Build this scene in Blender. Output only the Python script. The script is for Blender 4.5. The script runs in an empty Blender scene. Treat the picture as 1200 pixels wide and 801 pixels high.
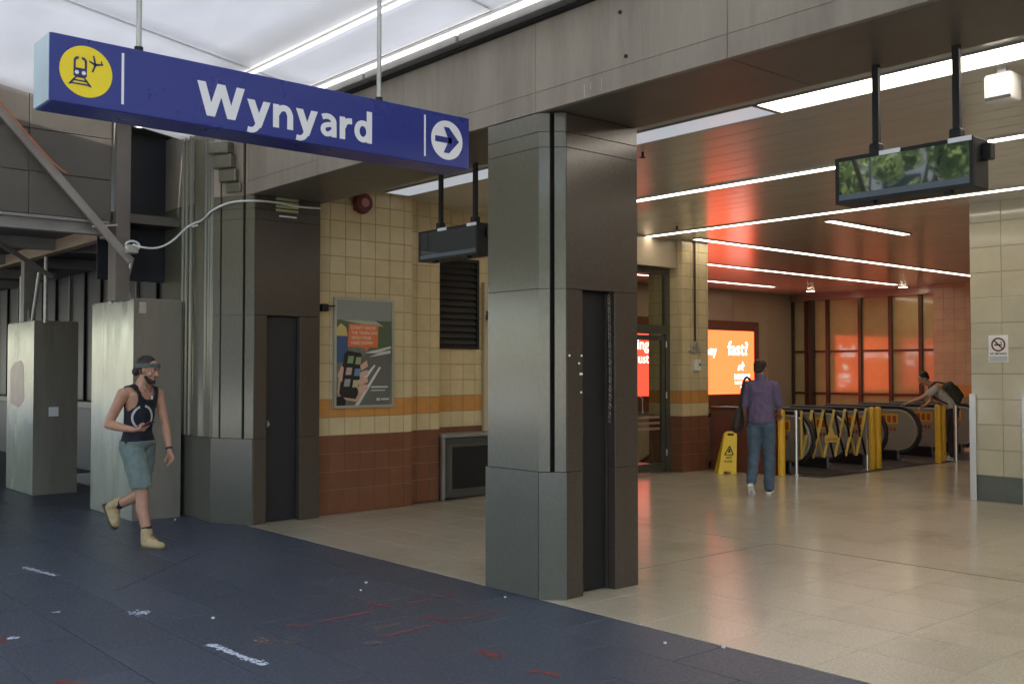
import bpy, bmesh, math, random
from mathutils import Vector, Matrix, noise as mnoise
from mathutils.bvhtree import BVHTree
random.seed(7)
R = math.radians
sc = bpy.context.scene
col = sc.collection

# ------------------------------------------------------------------ camera, light, exposure
cam_d = bpy.data.cameras.new('camera'); cam = bpy.data.objects.new('camera', cam_d); col.objects.link(cam)
cam_d.sensor_width = 36; cam_d.lens = 35.52; cam_d.clip_start = 0.05; cam_d.clip_end = 2000
PITCH = math.atan(32.5/1184)
fw = Vector((-0.755*math.cos(PITCH), 0.656*math.cos(PITCH), math.sin(PITCH)))
cam.location = (0, 0, 1.6); cam.rotation_euler = fw.to_track_quat('-Z', 'Y').to_euler()
sc.camera = cam
SUN_EL, SUN_AZ = R(58), math.atan2(0.25, -0.97)      # azimuth measured from +Y towards +X
w = bpy.data.worlds.new('World'); sc.world = w; w.use_nodes = True
wn = w.node_tree.nodes; wl = w.node_tree.links
sky = wn.new('ShaderNodeTexSky'); sky.sky_type = 'NISHITA'; sky.sun_disc = False
sky.sun_elevation = SUN_EL; sky.sun_rotation = SUN_AZ
wl.new(sky.outputs[0], wn['Background'].inputs[0]); wn['Background'].inputs[1].default_value = 0.15
sd = bpy.data.lights.new('sun', 'SUN'); sun = bpy.data.objects.new('sun', sd); col.objects.link(sun)
sd.energy = 4.8; sd.angle = R(0.5); sd.color = (1, 0.95, 0.86)
sv = Vector((math.sin(SUN_AZ)*math.cos(SUN_EL), math.cos(SUN_AZ)*math.cos(SUN_EL), math.sin(SUN_EL)))
sun.rotation_euler = sv.to_track_quat('Z', 'Y').to_euler(); sun.location = (0, -10, 30)
sc.view_settings.view_transform = 'Standard'; sc.view_settings.look = 'None'
sc.view_settings.exposure = 1.78; sc.view_settings.gamma = 1
sc.render.engine = 'CYCLES'
sc.cycles.max_bounces = 10; sc.cycles.diffuse_bounces = 6; sc.cycles.glossy_bounces = 5; sc.cycles.transmission_bounces = 8
sc.cycles.transparent_max_bounces = 12; sc.cycles.sample_clamp_indirect = 6; sc.cycles.caustics_reflective = False; sc.cycles.caustics_refractive = False

# ------------------------------------------------------------------ materials
MATS = {}
def mat(name, c, rough=0.5, metal=0.0, var=0.12, scale=3.0, bump=0.0, bscale=60, spec=0.5, coat=0.0, emit=0.0,
        rnd=0.0, stretch=(1, 1, 1), dirt=0.0, dcol=(0.03, 0.025, 0.02), dscale=1.2, rvar=0.0, bstretch=None, crough=0.05):
    if name in MATS: return MATS[name]
    m = bpy.data.materials.new(name); m.use_nodes = True; MATS[name] = m
    n = m.node_tree.nodes; l = m.node_tree.links; b = n['Principled BSDF']
    b.inputs['Roughness'].default_value = rough; b.inputs['Metallic'].default_value = metal
    b.inputs['Specular IOR Level'].default_value = spec; b.inputs['Coat Weight'].default_value = coat
    b.inputs['Coat Roughness'].default_value = crough
    g = n.new('ShaderNodeNewGeometry')
    mp = n.new('ShaderNodeMapping'); l.new(g.outputs['Position'], mp.inputs[0]); mp.inputs['Scale'].default_value = stretch
    nz = n.new('ShaderNodeTexNoise'); nz.inputs['Scale'].default_value = scale; nz.inputs['Detail'].default_value = 6
    nz.inputs['Roughness'].default_value = 0.65; l.new(mp.outputs[0], nz.inputs[0])
    mr = n.new('ShaderNodeMapRange'); mr.inputs[1].default_value = 0.25; mr.inputs[2].default_value = 0.75
    mr.inputs[3].default_value = 1-var; mr.inputs[4].default_value = 1+var; l.new(nz.outputs[0], mr.inputs[0])
    val = mr.outputs[0]
    if rnd:
        oi = n.new('ShaderNodeObjectInfo'); m2 = n.new('ShaderNodeMapRange')
        m2.inputs[3].default_value = 1-rnd; m2.inputs[4].default_value = 1+rnd; l.new(oi.outputs['Random'], m2.inputs[0])
        mu = n.new('ShaderNodeMath'); mu.operation = 'MULTIPLY'; l.new(val, mu.inputs[0]); l.new(m2.outputs[0], mu.inputs[1]); val = mu.outputs[0]
    vm = n.new('ShaderNodeVectorMath'); vm.operation = 'SCALE'; vm.inputs[0].default_value = c[:3]; l.new(val, vm.inputs['Scale'])
    out = vm.outputs[0]
    if dirt:
        dz = n.new('ShaderNodeTexNoise'); dz.inputs['Scale'].default_value = dscale; dz.inputs['Detail'].default_value = 8
        dz.inputs['Roughness'].default_value = 0.7; l.new(mp.outputs[0], dz.inputs[0])
        dr = n.new('ShaderNodeMapRange'); dr.inputs[1].default_value = 0.5; dr.inputs[2].default_value = 0.75; dr.inputs[4].default_value = dirt
        l.new(dz.outputs[0], dr.inputs[0])
        mx = n.new('ShaderNodeMix'); mx.data_type = 'RGBA'; l.new(dr.outputs[0], mx.inputs[0]); l.new(out, mx.inputs[6])
        mx.inputs[7].default_value = (*dcol, 1); out = mx.outputs[2]
    l.new(out, b.inputs['Base Color'])
    if rvar:
        rz = n.new('ShaderNodeTexNoise'); rz.inputs['Scale'].default_value = scale*1.7; rz.inputs['Detail'].default_value = 4; l.new(mp.outputs[0], rz.inputs[0])
        rr = n.new('ShaderNodeMapRange'); rr.inputs[1].default_value = 0.3; rr.inputs[2].default_value = 0.7
        rr.inputs[3].default_value = max(0.02, rough-rvar); rr.inputs[4].default_value = rough+rvar
        l.new(rz.outputs[0], rr.inputs[0]); l.new(rr.outputs[0], b.inputs['Roughness'])
    if bump:
        bz = n.new('ShaderNodeTexNoise'); bz.inputs['Scale'].default_value = bscale; bz.inputs['Detail'].default_value = 3
        if bstretch:
            bm_ = n.new('ShaderNodeMapping'); bm_.inputs['Scale'].default_value = bstretch; l.new(g.outputs['Position'], bm_.inputs[0]); l.new(bm_.outputs[0], bz.inputs[0])
        else: l.new(g.outputs['Position'], bz.inputs[0])
        bp = n.new('ShaderNodeBump'); bp.inputs['Strength'].default_value = bump; bp.inputs['Distance'].default_value = 0.01
        l.new(bz.outputs[0], bp.inputs['Height']); l.new(bp.outputs[0], b.inputs['Normal'])
    if emit:
        b.inputs['Emission Color'].default_value = (*c[:3], 1); b.inputs['Emission Strength'].default_value = emit
    return m
def glow(name, c, s):
    if name in MATS: return MATS[name]
    m = bpy.data.materials.new(name); m.use_nodes = True; MATS[name] = m
    b = m.node_tree.nodes['Principled BSDF']; b.inputs['Base Color'].default_value = (*[min(.8, v*.5) for v in c], 1)
    b.inputs['Emission Color'].default_value = (*c, 1); b.inputs['Emission Strength'].default_value = s; b.inputs['Roughness'].default_value = .3
    return m
def glass(name, tint, refl=0.12):
    m = bpy.data.materials.new(name); m.use_nodes = True; MATS[name] = m
    n = m.node_tree.nodes; l = m.node_tree.links; n.remove(n['Principled BSDF'])
    t = n.new('ShaderNodeBsdfTransparent'); t.inputs[0].default_value = (*tint, 1)
    g = n.new('ShaderNodeBsdfGlossy'); g.inputs['Roughness'].default_value = 0.03
    fr = n.new('ShaderNodeLayerWeight'); fr.inputs[0].default_value = .5
    pw = n.new('ShaderNodeMath'); pw.operation = 'POWER'; pw.inputs[1].default_value = 5; l.new(fr.outputs['Facing'], pw.inputs[0])
    ad = n.new('ShaderNodeMath'); ad.operation = 'ADD'; ad.inputs[1].default_value = refl; ad.use_clamp = True; l.new(pw.outputs[0], ad.inputs[0])
    mx = n.new('ShaderNodeMixShader'); l.new(ad.outputs[0], mx.inputs[0]); l.new(t.outputs[0], mx.inputs[1]); l.new(g.outputs[0], mx.inputs[2])
    l.new(mx.outputs[0], n['Material Output'].inputs[0]); return m
def translucent(name, c, mixf, sc_=2.0, var=.15):
    m = bpy.data.materials.new(name); m.use_nodes = True; MATS[name] = m
    n = m.node_tree.nodes; l = m.node_tree.links; b = n['Principled BSDF']
    g = n.new('ShaderNodeNewGeometry'); nz = n.new('ShaderNodeTexNoise'); nz.inputs['Scale'].default_value = sc_; nz.inputs['Detail'].default_value = 5
    mp = n.new('ShaderNodeMapping'); mp.inputs['Scale'].default_value = (.6, 1.6, 1); mp.inputs['Rotation'].default_value = (0, 0, .6)
    l.new(g.outputs['Position'], mp.inputs[0]); l.new(mp.outputs[0], nz.inputs[0])
    mr = n.new('ShaderNodeMapRange'); mr.inputs[1].default_value = .3; mr.inputs[2].default_value = .7; mr.inputs[3].default_value = 1-var; mr.inputs[4].default_value = 1
    l.new(nz.outputs[0], mr.inputs[0])
    vm = n.new('ShaderNodeVectorMath'); vm.operation = 'SCALE'; vm.inputs[0].default_value = c; l.new(mr.outputs[0], vm.inputs['Scale'])
    l.new(vm.outputs[0], b.inputs['Base Color']); b.inputs['Roughness'].default_value = .35
    bp = n.new('ShaderNodeBump'); bp.inputs['Strength'].default_value = .3; bp.inputs['Distance'].default_value = .03
    l.new(nz.outputs[0], bp.inputs['Height']); l.new(bp.outputs[0], b.inputs['Normal'])
    t = n.new('ShaderNodeBsdfTranslucent'); l.new(vm.outputs[0], t.inputs[0]); l.new(bp.outputs[0], t.inputs['Normal'])
    mx = n.new('ShaderNodeMixShader'); mx.inputs[0].default_value = mixf
    l.new(b.outputs[0], mx.inputs[1]); l.new(t.outputs[0], mx.inputs[2]); l.new(mx.outputs[0], n['Material Output'].inputs[0]); return m

GRANITE = mat('polished_granite', (.128, .120, .086), .17, var=.12, scale=30, dirt=.5, dscale=1.3, dcol=(.125, .11, .08), stretch=(1.5, 1.5, .6), rvar=.05, bump=.05, bscale=2.2, bstretch=(2.5, 2.5, .8), spec=.6, rnd=.05, coat=.2, crough=.12)
GRANITE2 = mat('polished_plinth_granite', (.122, .120, .096), .18, var=.09, scale=45, dirt=.35, dcol=(.09, .085, .07), dscale=1.5, rvar=.06, bump=.05, bscale=2.2, spec=.6, rnd=.04)
GRANITE3 = mat('brown_granite', (.066, .053, .042), .22, var=.12, scale=45, dirt=.3, dscale=1.4, dcol=(.04, .032, .026), rvar=.06, bump=.04, bscale=2.5, rnd=.05)
JOINT = mat('dark_joint', (.03, .028, .025), .8)
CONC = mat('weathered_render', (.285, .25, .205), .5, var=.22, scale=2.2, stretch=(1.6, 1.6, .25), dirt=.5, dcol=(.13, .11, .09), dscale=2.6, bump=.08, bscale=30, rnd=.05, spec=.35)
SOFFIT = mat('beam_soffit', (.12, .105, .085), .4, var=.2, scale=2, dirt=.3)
BROWNSHEET = mat('brown_ply', (.115, .103, .088), .55, var=.15, scale=2, dirt=.3, bump=.05)
STEELGREY = mat('grey_steel', (.27, .26, .25), .45, metal=.3, var=.15, scale=5, dirt=.3)
GALV = mat('galvanised', (.5, .5, .47), .4, metal=.6, var=.15, scale=12, dirt=.25, dcol=(.2, .18, .15))
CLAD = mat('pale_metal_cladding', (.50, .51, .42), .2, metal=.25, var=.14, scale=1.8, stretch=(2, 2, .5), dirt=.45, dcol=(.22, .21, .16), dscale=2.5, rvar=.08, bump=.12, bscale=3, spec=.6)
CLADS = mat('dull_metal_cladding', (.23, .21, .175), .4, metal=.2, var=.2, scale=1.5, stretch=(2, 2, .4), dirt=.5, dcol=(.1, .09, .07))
PAVER = mat('dark_paver', (.068, .081, .113), .42, var=.22, scale=26, dirt=.55, dcol=(.095, .10, .115), dscale=1.1, bump=.25, bscale=150, rnd=.1, rvar=.1, spec=.45)
PAVEJ = mat('paver_joint', (.035, .038, .046), .8, bump=.2)
TERR = mat('terrazzo', (.46, .415, .325), .19, var=.26, scale=60, dirt=.75, dcol=(.31, .27, .20), dscale=.9, rnd=.035, rvar=.07, bump=.015, bscale=8, spec=.5)
TERRJ = mat('terrazzo_joint', (.22, .19, .14), .5)
TCREAM = mat('cream_tile', (.60, .49, .29), .2, var=.1, scale=5, rnd=.06, dirt=.15, dcol=(.4, .3, .15), bump=.02, bscale=12)
TORANGE = mat('orange_tile', (.56, .27, .08), .2, var=.1, scale=5, rnd=.06)
TBROWN = mat('brown_tile', (.19, .078, .042), .22, var=.12, scale=5, rnd=.05, dirt=.25)
TPALE = mat('pale_tile', (.52, .49, .37), .1, var=.08, scale=4, rnd=.05, bump=.03, bscale=5, spec=.6)
TGREY = mat('dark_grey_tile', (.12, .14, .13), .2, var=.1)
TPEACH = mat('peach_tile', (.48, .37, .24), .25, var=.1, rnd=.04)
GROUT = mat('grout', (.26, .19, .10), .8)
GROUTP = mat('pale_grout', (.30, .28, .22), .8)
SLAT = mat('ceiling_metal', (.57, .565, .53), .23, metal=.15, var=.04, scale=.8, dirt=.06, dcol=(.25, .22, .18), rnd=.03)
BLACK = mat('black_metal', (.014, .014, .015), .5, var=.2, spec=.3)
BLACKP = mat('black_plastic', (.012, .012, .014), .35)
RUBBER = mat('black_rubber', (.014, .013, .013), .45, var=.2)
BLUE = mat('sign_blue', (.030, .045, .25), .3, var=.03, spec=.45, rvar=.04)
WHITE = mat('white_vinyl', (.85, .86, .88), .35, var=.02)
NAVY = mat('navy_vinyl', (.03, .03, .12), .4, var=.02)
YELLOW = mat('yellow_vinyl', (.95, .74, .02), .35, var=.02)
ENDCAP = mat('pale_blue_acrylic', (.55, .68, .75), .25, var=.1)
YPOST = mat('yellow_paint', (.80, .46, .03), .35, var=.1, scale=9, dirt=.2, dcol=(.4, .22, .05))
YPLAS = mat('yellow_plastic', (.88, .62, .03), .4, var=.06)
STEEL = mat('brushed_steel', (.62, .62, .62), .28, metal=.9, var=.08, scale=20, bump=.02)
BRSTEEL = mat('bright_guard', (.80, .82, .84), .25, metal=.5, var=.06)
PANEL = mat('balustrade_panel', (.36, .33, .28), .3, metal=.4, var=.1)
RED = mat('red_paint', (.13, .018, .02), .35, var=.1)
TANWALL = mat('tan_panel', (.46, .38, .27), .3, var=.08, scale=2, rnd=.04)
HALFWALL = mat('brown_laminate', (.16, .055, .035), .22, var=.12)
OLIVE = mat('olive_mirror_panel', (.44, .39, .19), .1, metal=.0, var=.15, scale=1.5, spec=.7, coat=.7, crough=.05, bump=.01, bscale=2)
OLIVE.node_tree.nodes['Principled BSDF'].inputs['Coat IOR'].default_value = 1.6
MULLION = mat('dark_bronze', (.07, .045, .03), .35, metal=.3)
DFRAME = mat('door_frame', (.10, .10, .08), .35, metal=.4, var=.1)
DARKGL = mat('dark_shopfront', (.025, .027, .034), .4, var=.3, scale=1.5, stretch=(3, 3, .4))
DARKPL = mat('dark_panel', (.045, .045, .046), .4, var=.25, scale=2, stretch=(4, 4, .3))
TIMBER = mat('timber', (.36, .27, .18), .6, var=.2, scale=4, stretch=(.5, 4, 4))
SCREEN = mat('display_glass', (.020, .030, .030), .04, var=.2, coat=1, spec=.9, crough=.02)
SCREEN.node_tree.nodes['Principled BSDF'].inputs['Coat IOR'].default_value = 2.4
SKIN = mat('skin', (.50, .265, .175), .45, var=.1, scale=14)
SKIN.node_tree.nodes['Principled BSDF'].inputs['Subsurface Weight'].default_value = .12
SKIN.node_tree.nodes['Principled BSDF'].inputs['Subsurface Radius'].default_value = (.02, .008, .004)
HAIR = mat('dark_hair', (.018, .014, .012), .55, var=.4, scale=40, bump=.8, bscale=90)
BAND = mat('bandana', (.12, .13, .11), .8, var=.5, scale=40)
TANK = mat('navy_cotton', (.012, .014, .026), .85, var=.2, scale=20, bump=.2, bscale=40)
SHORTS = mat('grey_denim', (.16, .21, .20), .85, var=.22, scale=14, bump=.3, bscale=25)
BOOT = mat('tan_suede', (.50, .37, .20), .8, var=.2, scale=20, bump=.2)
SOLE = mat('boot_sole', (.10, .08, .06), .8)
SOCK = mat('black_sock', (.02, .02, .022), .9)
PURPLE = mat('purple_cotton', (.13, .10, .20), .85, var=.15, scale=10, bump=.35, bscale=14)
JEANS = mat('blue_jeans', (.075, .12, .18), .85, var=.25, scale=12, bump=.3, bscale=18)
WSHIRT = mat('grey_white_cotton', (.55, .52, .48), .85, var=.1)
DTROU = mat('dark_trousers', (.03, .028, .028), .85, var=.2)
BAGM = mat('dark_bag', (.028, .02, .022), .6, var=.3, scale=15, bump=.3)
BACKP = mat('backpack_cloth', (.04, .045, .03), .7, var=.7, scale=18, bump=.3)
ADW = glow('ad_white', (1, .97, .92), 1.3)
ADO = glow('ad_orange', (1, .30, .045), 1.35)
ADR = glow('ad_red', (1, .08, .05), .75)
ADY = glow('ad_amber', (1, .105, .03), 1.2)
STRIP = glow('strip_tube', (1, .90, .76), 3.3)
DOWN = glow('downlight_lens', (1, .85, .6), 14)
STRIPOFF = glow('strip_sky_sheen', (.82, .9, 1), .13)  # unlit diffuser: weak emission stands in for the sky reflected in it
WBOX = mat('white_plastic', (.7, .7, .68), .4, var=.04)
PAPER = mat('paper', (.75, .77, .8), .7, var=.08)
CHALK = mat('chalk', (.62, .68, .80), .9, var=.3, scale=60)
REDP = mat('red_spray', (.24, .07, .09), .8, var=.45, scale=50)
TANP = mat('tan_spray', (.20, .16, .13), .8, var=.5, scale=40)
CANOPY = translucent('canopy_sheet', (.78, .80, .84), .35, 2.2, .06)
SEAM = translucent('canopy_seam', (.93, .94, .95), .65, 6, .02)
CABLEW = mat('white_cable', (.75, .77, .78), .4, var=.05)
CABLEO = mat('orange_cable', (.5, .16, .08), .5)
VENTG = mat('pale_green_vent', (.35, .38, .20), .4)

# ------------------------------------------------------------------ mesh helpers
OFF = {}
class MB:
    def __init__(s): s.bm = bmesh.new()
    def box(s, x0, x1, y0, y1, z0, z1, bev=0.0):
        b = bmesh.new(); r = bmesh.ops.create_cube(b, size=1)
        for v in b.verts: v.co = Vector(((x0+x1)/2+v.co.x*(x1-x0), (y0+y1)/2+v.co.y*(y1-y0), (z0+z1)/2+v.co.z*(z1-z0)))
        if bev: bmesh.ops.bevel(b, geom=b.edges[:], offset=bev, segments=1, affect='EDGES')
        s._add(b); return s
    def _add(s, b):
        me = bpy.data.meshes.new('tmp'); b.to_mesh(me); b.free(); s.bm.from_mesh(me); bpy.data.meshes.remove(me)
    def prism(s, poly, z0, z1, bev=0.0):
        b = bmesh.new(); a = [b.verts.new((p[0], p[1], z0)) for p in poly]; f = b.faces.new(a)
        r = bmesh.ops.extrude_face_region(b, geom=[f])
        for v in r['geom']:
            if isinstance(v, bmesh.types.BMVert): v.co.z = z1
        bmesh.ops.recalc_face_normals(b, faces=b.faces[:])
        if bev: bmesh.ops.bevel(b, geom=b.edges[:], offset=bev, segments=1, affect='EDGES')
        s._add(b); return s
    def bar(s, a, b_, wx, wy=None, bev=0):          # rectangular bar from a to b
        a = Vector(a); b_ = Vector(b_); d = b_-a; L = d.length; q = d.to_track_quat('Z', 'Y').to_matrix().to_4x4()
        b = bmesh.new(); bmesh.ops.create_cube(b, size=1)
        wy = wy or wx
        for v in b.verts: v.co = Vector((v.co.x*wx, v.co.y*wy, (v.co.z+.5)*L))
        if bev: bmesh.ops.bevel(b, geom=b.edges[:], offset=bev, segments=1, affect='EDGES')
        bmesh.ops.transform(b, matrix=Matrix.Translation(a) @ q, verts=b.verts[:]); s._add(b); return s
    def cyl(s, a, b_, r, r2=None, seg=14, cap=True):
        a = Vector(a); b_ = Vector(b_); d = b_-a; q = d.to_track_quat('Z', 'Y').to_matrix().to_4x4()
        b = bmesh.new(); bmesh.ops.create_cone(b, cap_ends=cap, segments=seg, radius1=r, radius2=r if r2 is None else r2, depth=d.length)
        bmesh.ops.transform(b, matrix=Matrix.Translation((a+b_)/2) @ q, verts=b.verts[:]); s._add(b); return s
    def tube(s, pts, r, seg=8, closed=False):
        pts = [Vector(p) for p in pts]; n = len(pts); rings = []
        up = Vector((0, 0, 1))
        for i, p in enumerate(pts):
            if closed: t = pts[(i+1) % n]-pts[i-1]
            else: t = pts[min(i+1, n-1)]-pts[max(i-1, 0)]
            t.normalize(); u = t.cross(up)
            if u.length < .05: u = t.cross(Vector((0, 1, 0)))
            u.normalize(); v = t.cross(u)
            rings.append([s.bm.verts.new(p+(u*math.cos(k*2*math.pi/seg)+v*math.sin(k*2*math.pi/seg))*r) for k in range(seg)])
        for i in range(n if closed else n-1):
            A = rings[i]; B = rings[(i+1) % n]
            for k in range(seg): s.bm.faces.new((A[k], A[(k+1) % seg], B[(k+1) % seg], B[k]))
        if not closed:
            s.bm.faces.new(rings[0][::-1]); s.bm.faces.new(rings[-1])
        return s
    def ball(s, c, r, sx=1, sy=1, sz=1, sub=2, M=None):
        b = bmesh.new(); bmesh.ops.create_icosphere(b, subdivisions=sub, radius=r)
        m = Matrix.Diagonal((sx, sy, sz, 1))
        if M: m = M.to_4x4() @ m
        bmesh.ops.transform(b, matrix=Matrix.Translation(Vector(c)) @ m, verts=b.verts[:]); s._add(b); return s
    def flat(s, poly, F, d=0.0, th=0.0015):        # polygon drawn in a plane frame F=(origin,u,v,n), thin plate
        o, u, v, n = F; o = Vector(o)+n*d
        A = [s.bm.verts.new(o+u*p[0]+v*p[1]+n*th) for p in poly]
        try: f = s.bm.faces.new(A)
        except ValueError: return s
        B = [s.bm.verts.new(o+u*p[0]+v*p[1]) for p in poly]
        k = len(poly)
        for i in range(k): s.bm.faces.new((A[i], B[i], B[(i+1) % k], A[(i+1) % k]))
        return s
def deselect(): pass
def obj(name, mb, m, parent=None, smooth=False, loc=None):
    bm = mb.bm if isinstance(mb, MB) else mb
    off = Vector(loc) if loc is not None else Vector((0, 0, 0))
    if parent is not None: off = OFF[parent.as_pointer()]
    bmesh.ops.recalc_face_normals(bm, faces=bm.faces[:])
    if off.length: bmesh.ops.translate(bm, vec=-off, verts=bm.verts[:])
    me = bpy.data.meshes.new(name); bm.to_mesh(me); bm.free()
    me.materials.append(m)
    o = bpy.data.objects.new(name, me); col.objects.link(o)
    if smooth:
        for p in me.polygons: p.use_smooth = True
        if smooth == 'angle':
            me.set_sharp_from_angle(angle=R(35))
    if parent is not None: o.parent = parent
    else: o.location = off
    OFF[o.as_pointer()] = off
    KEEP.append(o)
    return o
KEEP = []
def tag(o, label=None, cat=None, group=None, kind=None):
    if label: o['label'] = label
    if cat: o['category'] = cat
    if group: o['group'] = group
    if kind: o['kind'] = kind
    return o
def thing(name, label, cat, loc=(0, 0, 0), group=None):
    o = bpy.data.objects.new(name, None); col.objects.link(o); o.location = loc; o.empty_display_size = .1
    tag(o, label, cat, group); OFF[o.as_pointer()] = Vector(loc); KEEP.append(o); return o
def struct(name, mb, m, parent=None, smooth=False):
    o = obj(name, mb, m, parent, smooth)
    if parent is None: o['kind'] = 'structure'
    return o
def dup(root, loc, rz=None, label=None, group=None):
    r = root.copy(); col.objects.link(r); r.location = loc; KEEP.append(r)
    if rz is not None: r.rotation_euler = (0, 0, rz)
    if label: r['label'] = label
    if group: r['group'] = group
    for ch in list(root.children):
        c = ch.copy(); col.objects.link(c); c.parent = r; KEEP.append(c)
        for g in ch.children:
            d = g.copy(); col.objects.link(d); d.parent = c; KEEP.append(d)
    return r
def FX(x, y, z):   # frame on a plane facing +x: u=+y, v=+z
    return (Vector((x, y, z)), Vector((0, 1, 0)), Vector((0, 0, 1)), Vector((1, 0, 0)))
def FY(x, y, z):   # frame on a plane facing -y: u=+x, v=+z
    return (Vector((x, y, z)), Vector((1, 0, 0)), Vector((0, 0, 1)), Vector((0, -1, 0)))
def smooth_pts(P_, n=4):
    P_ = [Vector(p) for p in P_]; out = []
    for i in range(len(P_)-1):
        p0, p1, p2, p3 = P_[max(i-1, 0)], P_[i], P_[i+1], P_[min(i+2, len(P_)-1)]
        for k3 in range(n):
            u = k3/n; out.append(.5*((2*p1)+(p2-p0)*u+(2*p0-5*p1+4*p2-p3)*u*u+(3*p1-p0-3*p2+p3)*u**3))
    out.append(P_[-1]); return out
def circle(cx, cy, r, n=40, a0=0, a1=None):
    a1 = 2*math.pi if a1 is None else a1
    return [(cx+r*math.cos(a0+(a1-a0)*i/n), cy+r*math.sin(a0+(a1-a0)*i/n)) for i in range(n)]
def rect(x0, y0, x1, y1): return [(x0, y0), (x1, y0), (x1, y1), (x0, y1)]
def text_mb(s, F, u, v, size, width=None, bold=0.0, d=0.002, align='LEFT', mirror=False):
    cu = bpy.data.curves.new('lettering', 'FONT'); cu.body = s; cu.size = 1; cu.offset = bold; cu.extrude = .004; cu.align_x = align
    cu.resolution_u = 3
    o = bpy.data.objects.new('lettering', cu); col.objects.link(o)
    me = bpy.data.meshes.new_from_object(o); bpy.data.objects.remove(o)
    mb = MB(); mb.bm.from_mesh(me); bpy.data.meshes.remove(me)
    xs = [q.co.x for q in mb.bm.verts]; wd = max(xs)-min(xs) if xs else 1
    sx = width/wd if width else size
    x0 = min(xs) if align == 'LEFT' else 0
    O, U, V, N = F
    for q in mb.bm.verts:
        a, b, c = q.co; q.co = O+U*(u+(a-x0)*sx)+V*(v+b*size)+N*(d+c*.2)
    return mb

# tiles: one shared mesh per size and material, linked in loops
TM = {}
def tile_mesh(wd, ht, th, m, inset=.003, gap=.003):
    key = (round(wd, 3), round(ht, 3), m.name, th)
    if key in TM: return TM[key]
    b = bmesh.new(); g = gap
    x0, x1, z0, z1 = g, wd-g, g, ht-g
    A = [b.verts.new(p) for p in ((x0, 0, z0), (x1, 0, z0), (x1, 0, z1), (x0, 0, z1))]
    y = -(th-.0015)
    B = [b.verts.new((p.co.x, y, p.co.z)) for p in A]
    C = [b.verts.new((x0+inset if i in (0, 3) else x1-inset, -th, z0+inset if i < 2 else z1-inset)) for i in range(4)]
    for i in range(4):
        j = (i+1) % 4; b.faces.new((A[i], A[j], B[j], B[i])); b.faces.new((B[i], B[j], C[j], C[i]))
    b.faces.new(C); bmesh.ops.recalc_face_normals(b, faces=b.faces[:])
    # make sure front faces outwards (-y)
    for f in b.faces:
        if len(f.verts) == 4 and abs(f.normal.y) > .99 and f.normal.y > 0:
            bmesh.ops.reverse_faces(b, faces=b.faces[:]); break
    me = bpy.data.meshes.new('tile'); b.to_mesh(me); b.free(); me.materials.append(m); TM[key] = me; return me
def tile_wall(parent, name, p0, p1, z0, z1, ts, mfn, th=.008, start=0.0, stuff=False, first_h=None):
    """tiles on the vertical face running from p0 to p1 (outside on the right-hand side when walking p0->p1)"""
    p0 = Vector((p0[0], p0[1], 0)); p1 = Vector((p1[0], p1[1], 0)); d = p1-p0; L = d.length; d.normalize(); ang = math.atan2(d.y, d.x)
    zs = [z0]; z = z0+(first_h or ts)
    while z < z1-.02: zs.append(z); z += ts
    zs.append(z1); us = [0.0]; u = start or ts
    while u < L-.02: us.append(u); u += ts
    us.append(L); off = OFF[parent.as_pointer()]
    big = {}
    for i in range(len(zs)-1):
        for j in range(len(us)-1):
            m = mfn((zs[i]+zs[i+1])/2); me = tile_mesh(us[j+1]-us[j], zs[i+1]-zs[i], th, m)
            M = Matrix.Translation(p0+d*us[j]+Vector((0, 0, zs[i]))-off) @ Matrix.Rotation(ang+random.uniform(-.006, .006), 4, 'Z') @ Matrix.Rotation(random.uniform(-.006, .006), 4, 'X')
            if stuff:
                b = big.setdefault(m.name, (bmesh.new(), m))[0]; t = me.copy(); t.transform(M); b.from_mesh(t); bpy.data.meshes.remove(t)
            else:
                o = bpy.data.objects.new(name, me); col.objects.link(o); o.parent = parent; o.matrix_local = M
                KEEP.append(o)
    for k, (b, m) in big.items():
        me = bpy.data.meshes.new(name); b.to_mesh(me); b.free(); me.materials.append(m)
        o = bpy.data.objects.new(name, me); col.objects.link(o); o.parent = parent; o['kind'] = 'stuff'
def band(z):
    return TBROWN if z < .87 else (TCREAM if z < 1.07 else (TORANGE if z < 1.27 else TCREAM))

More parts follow.
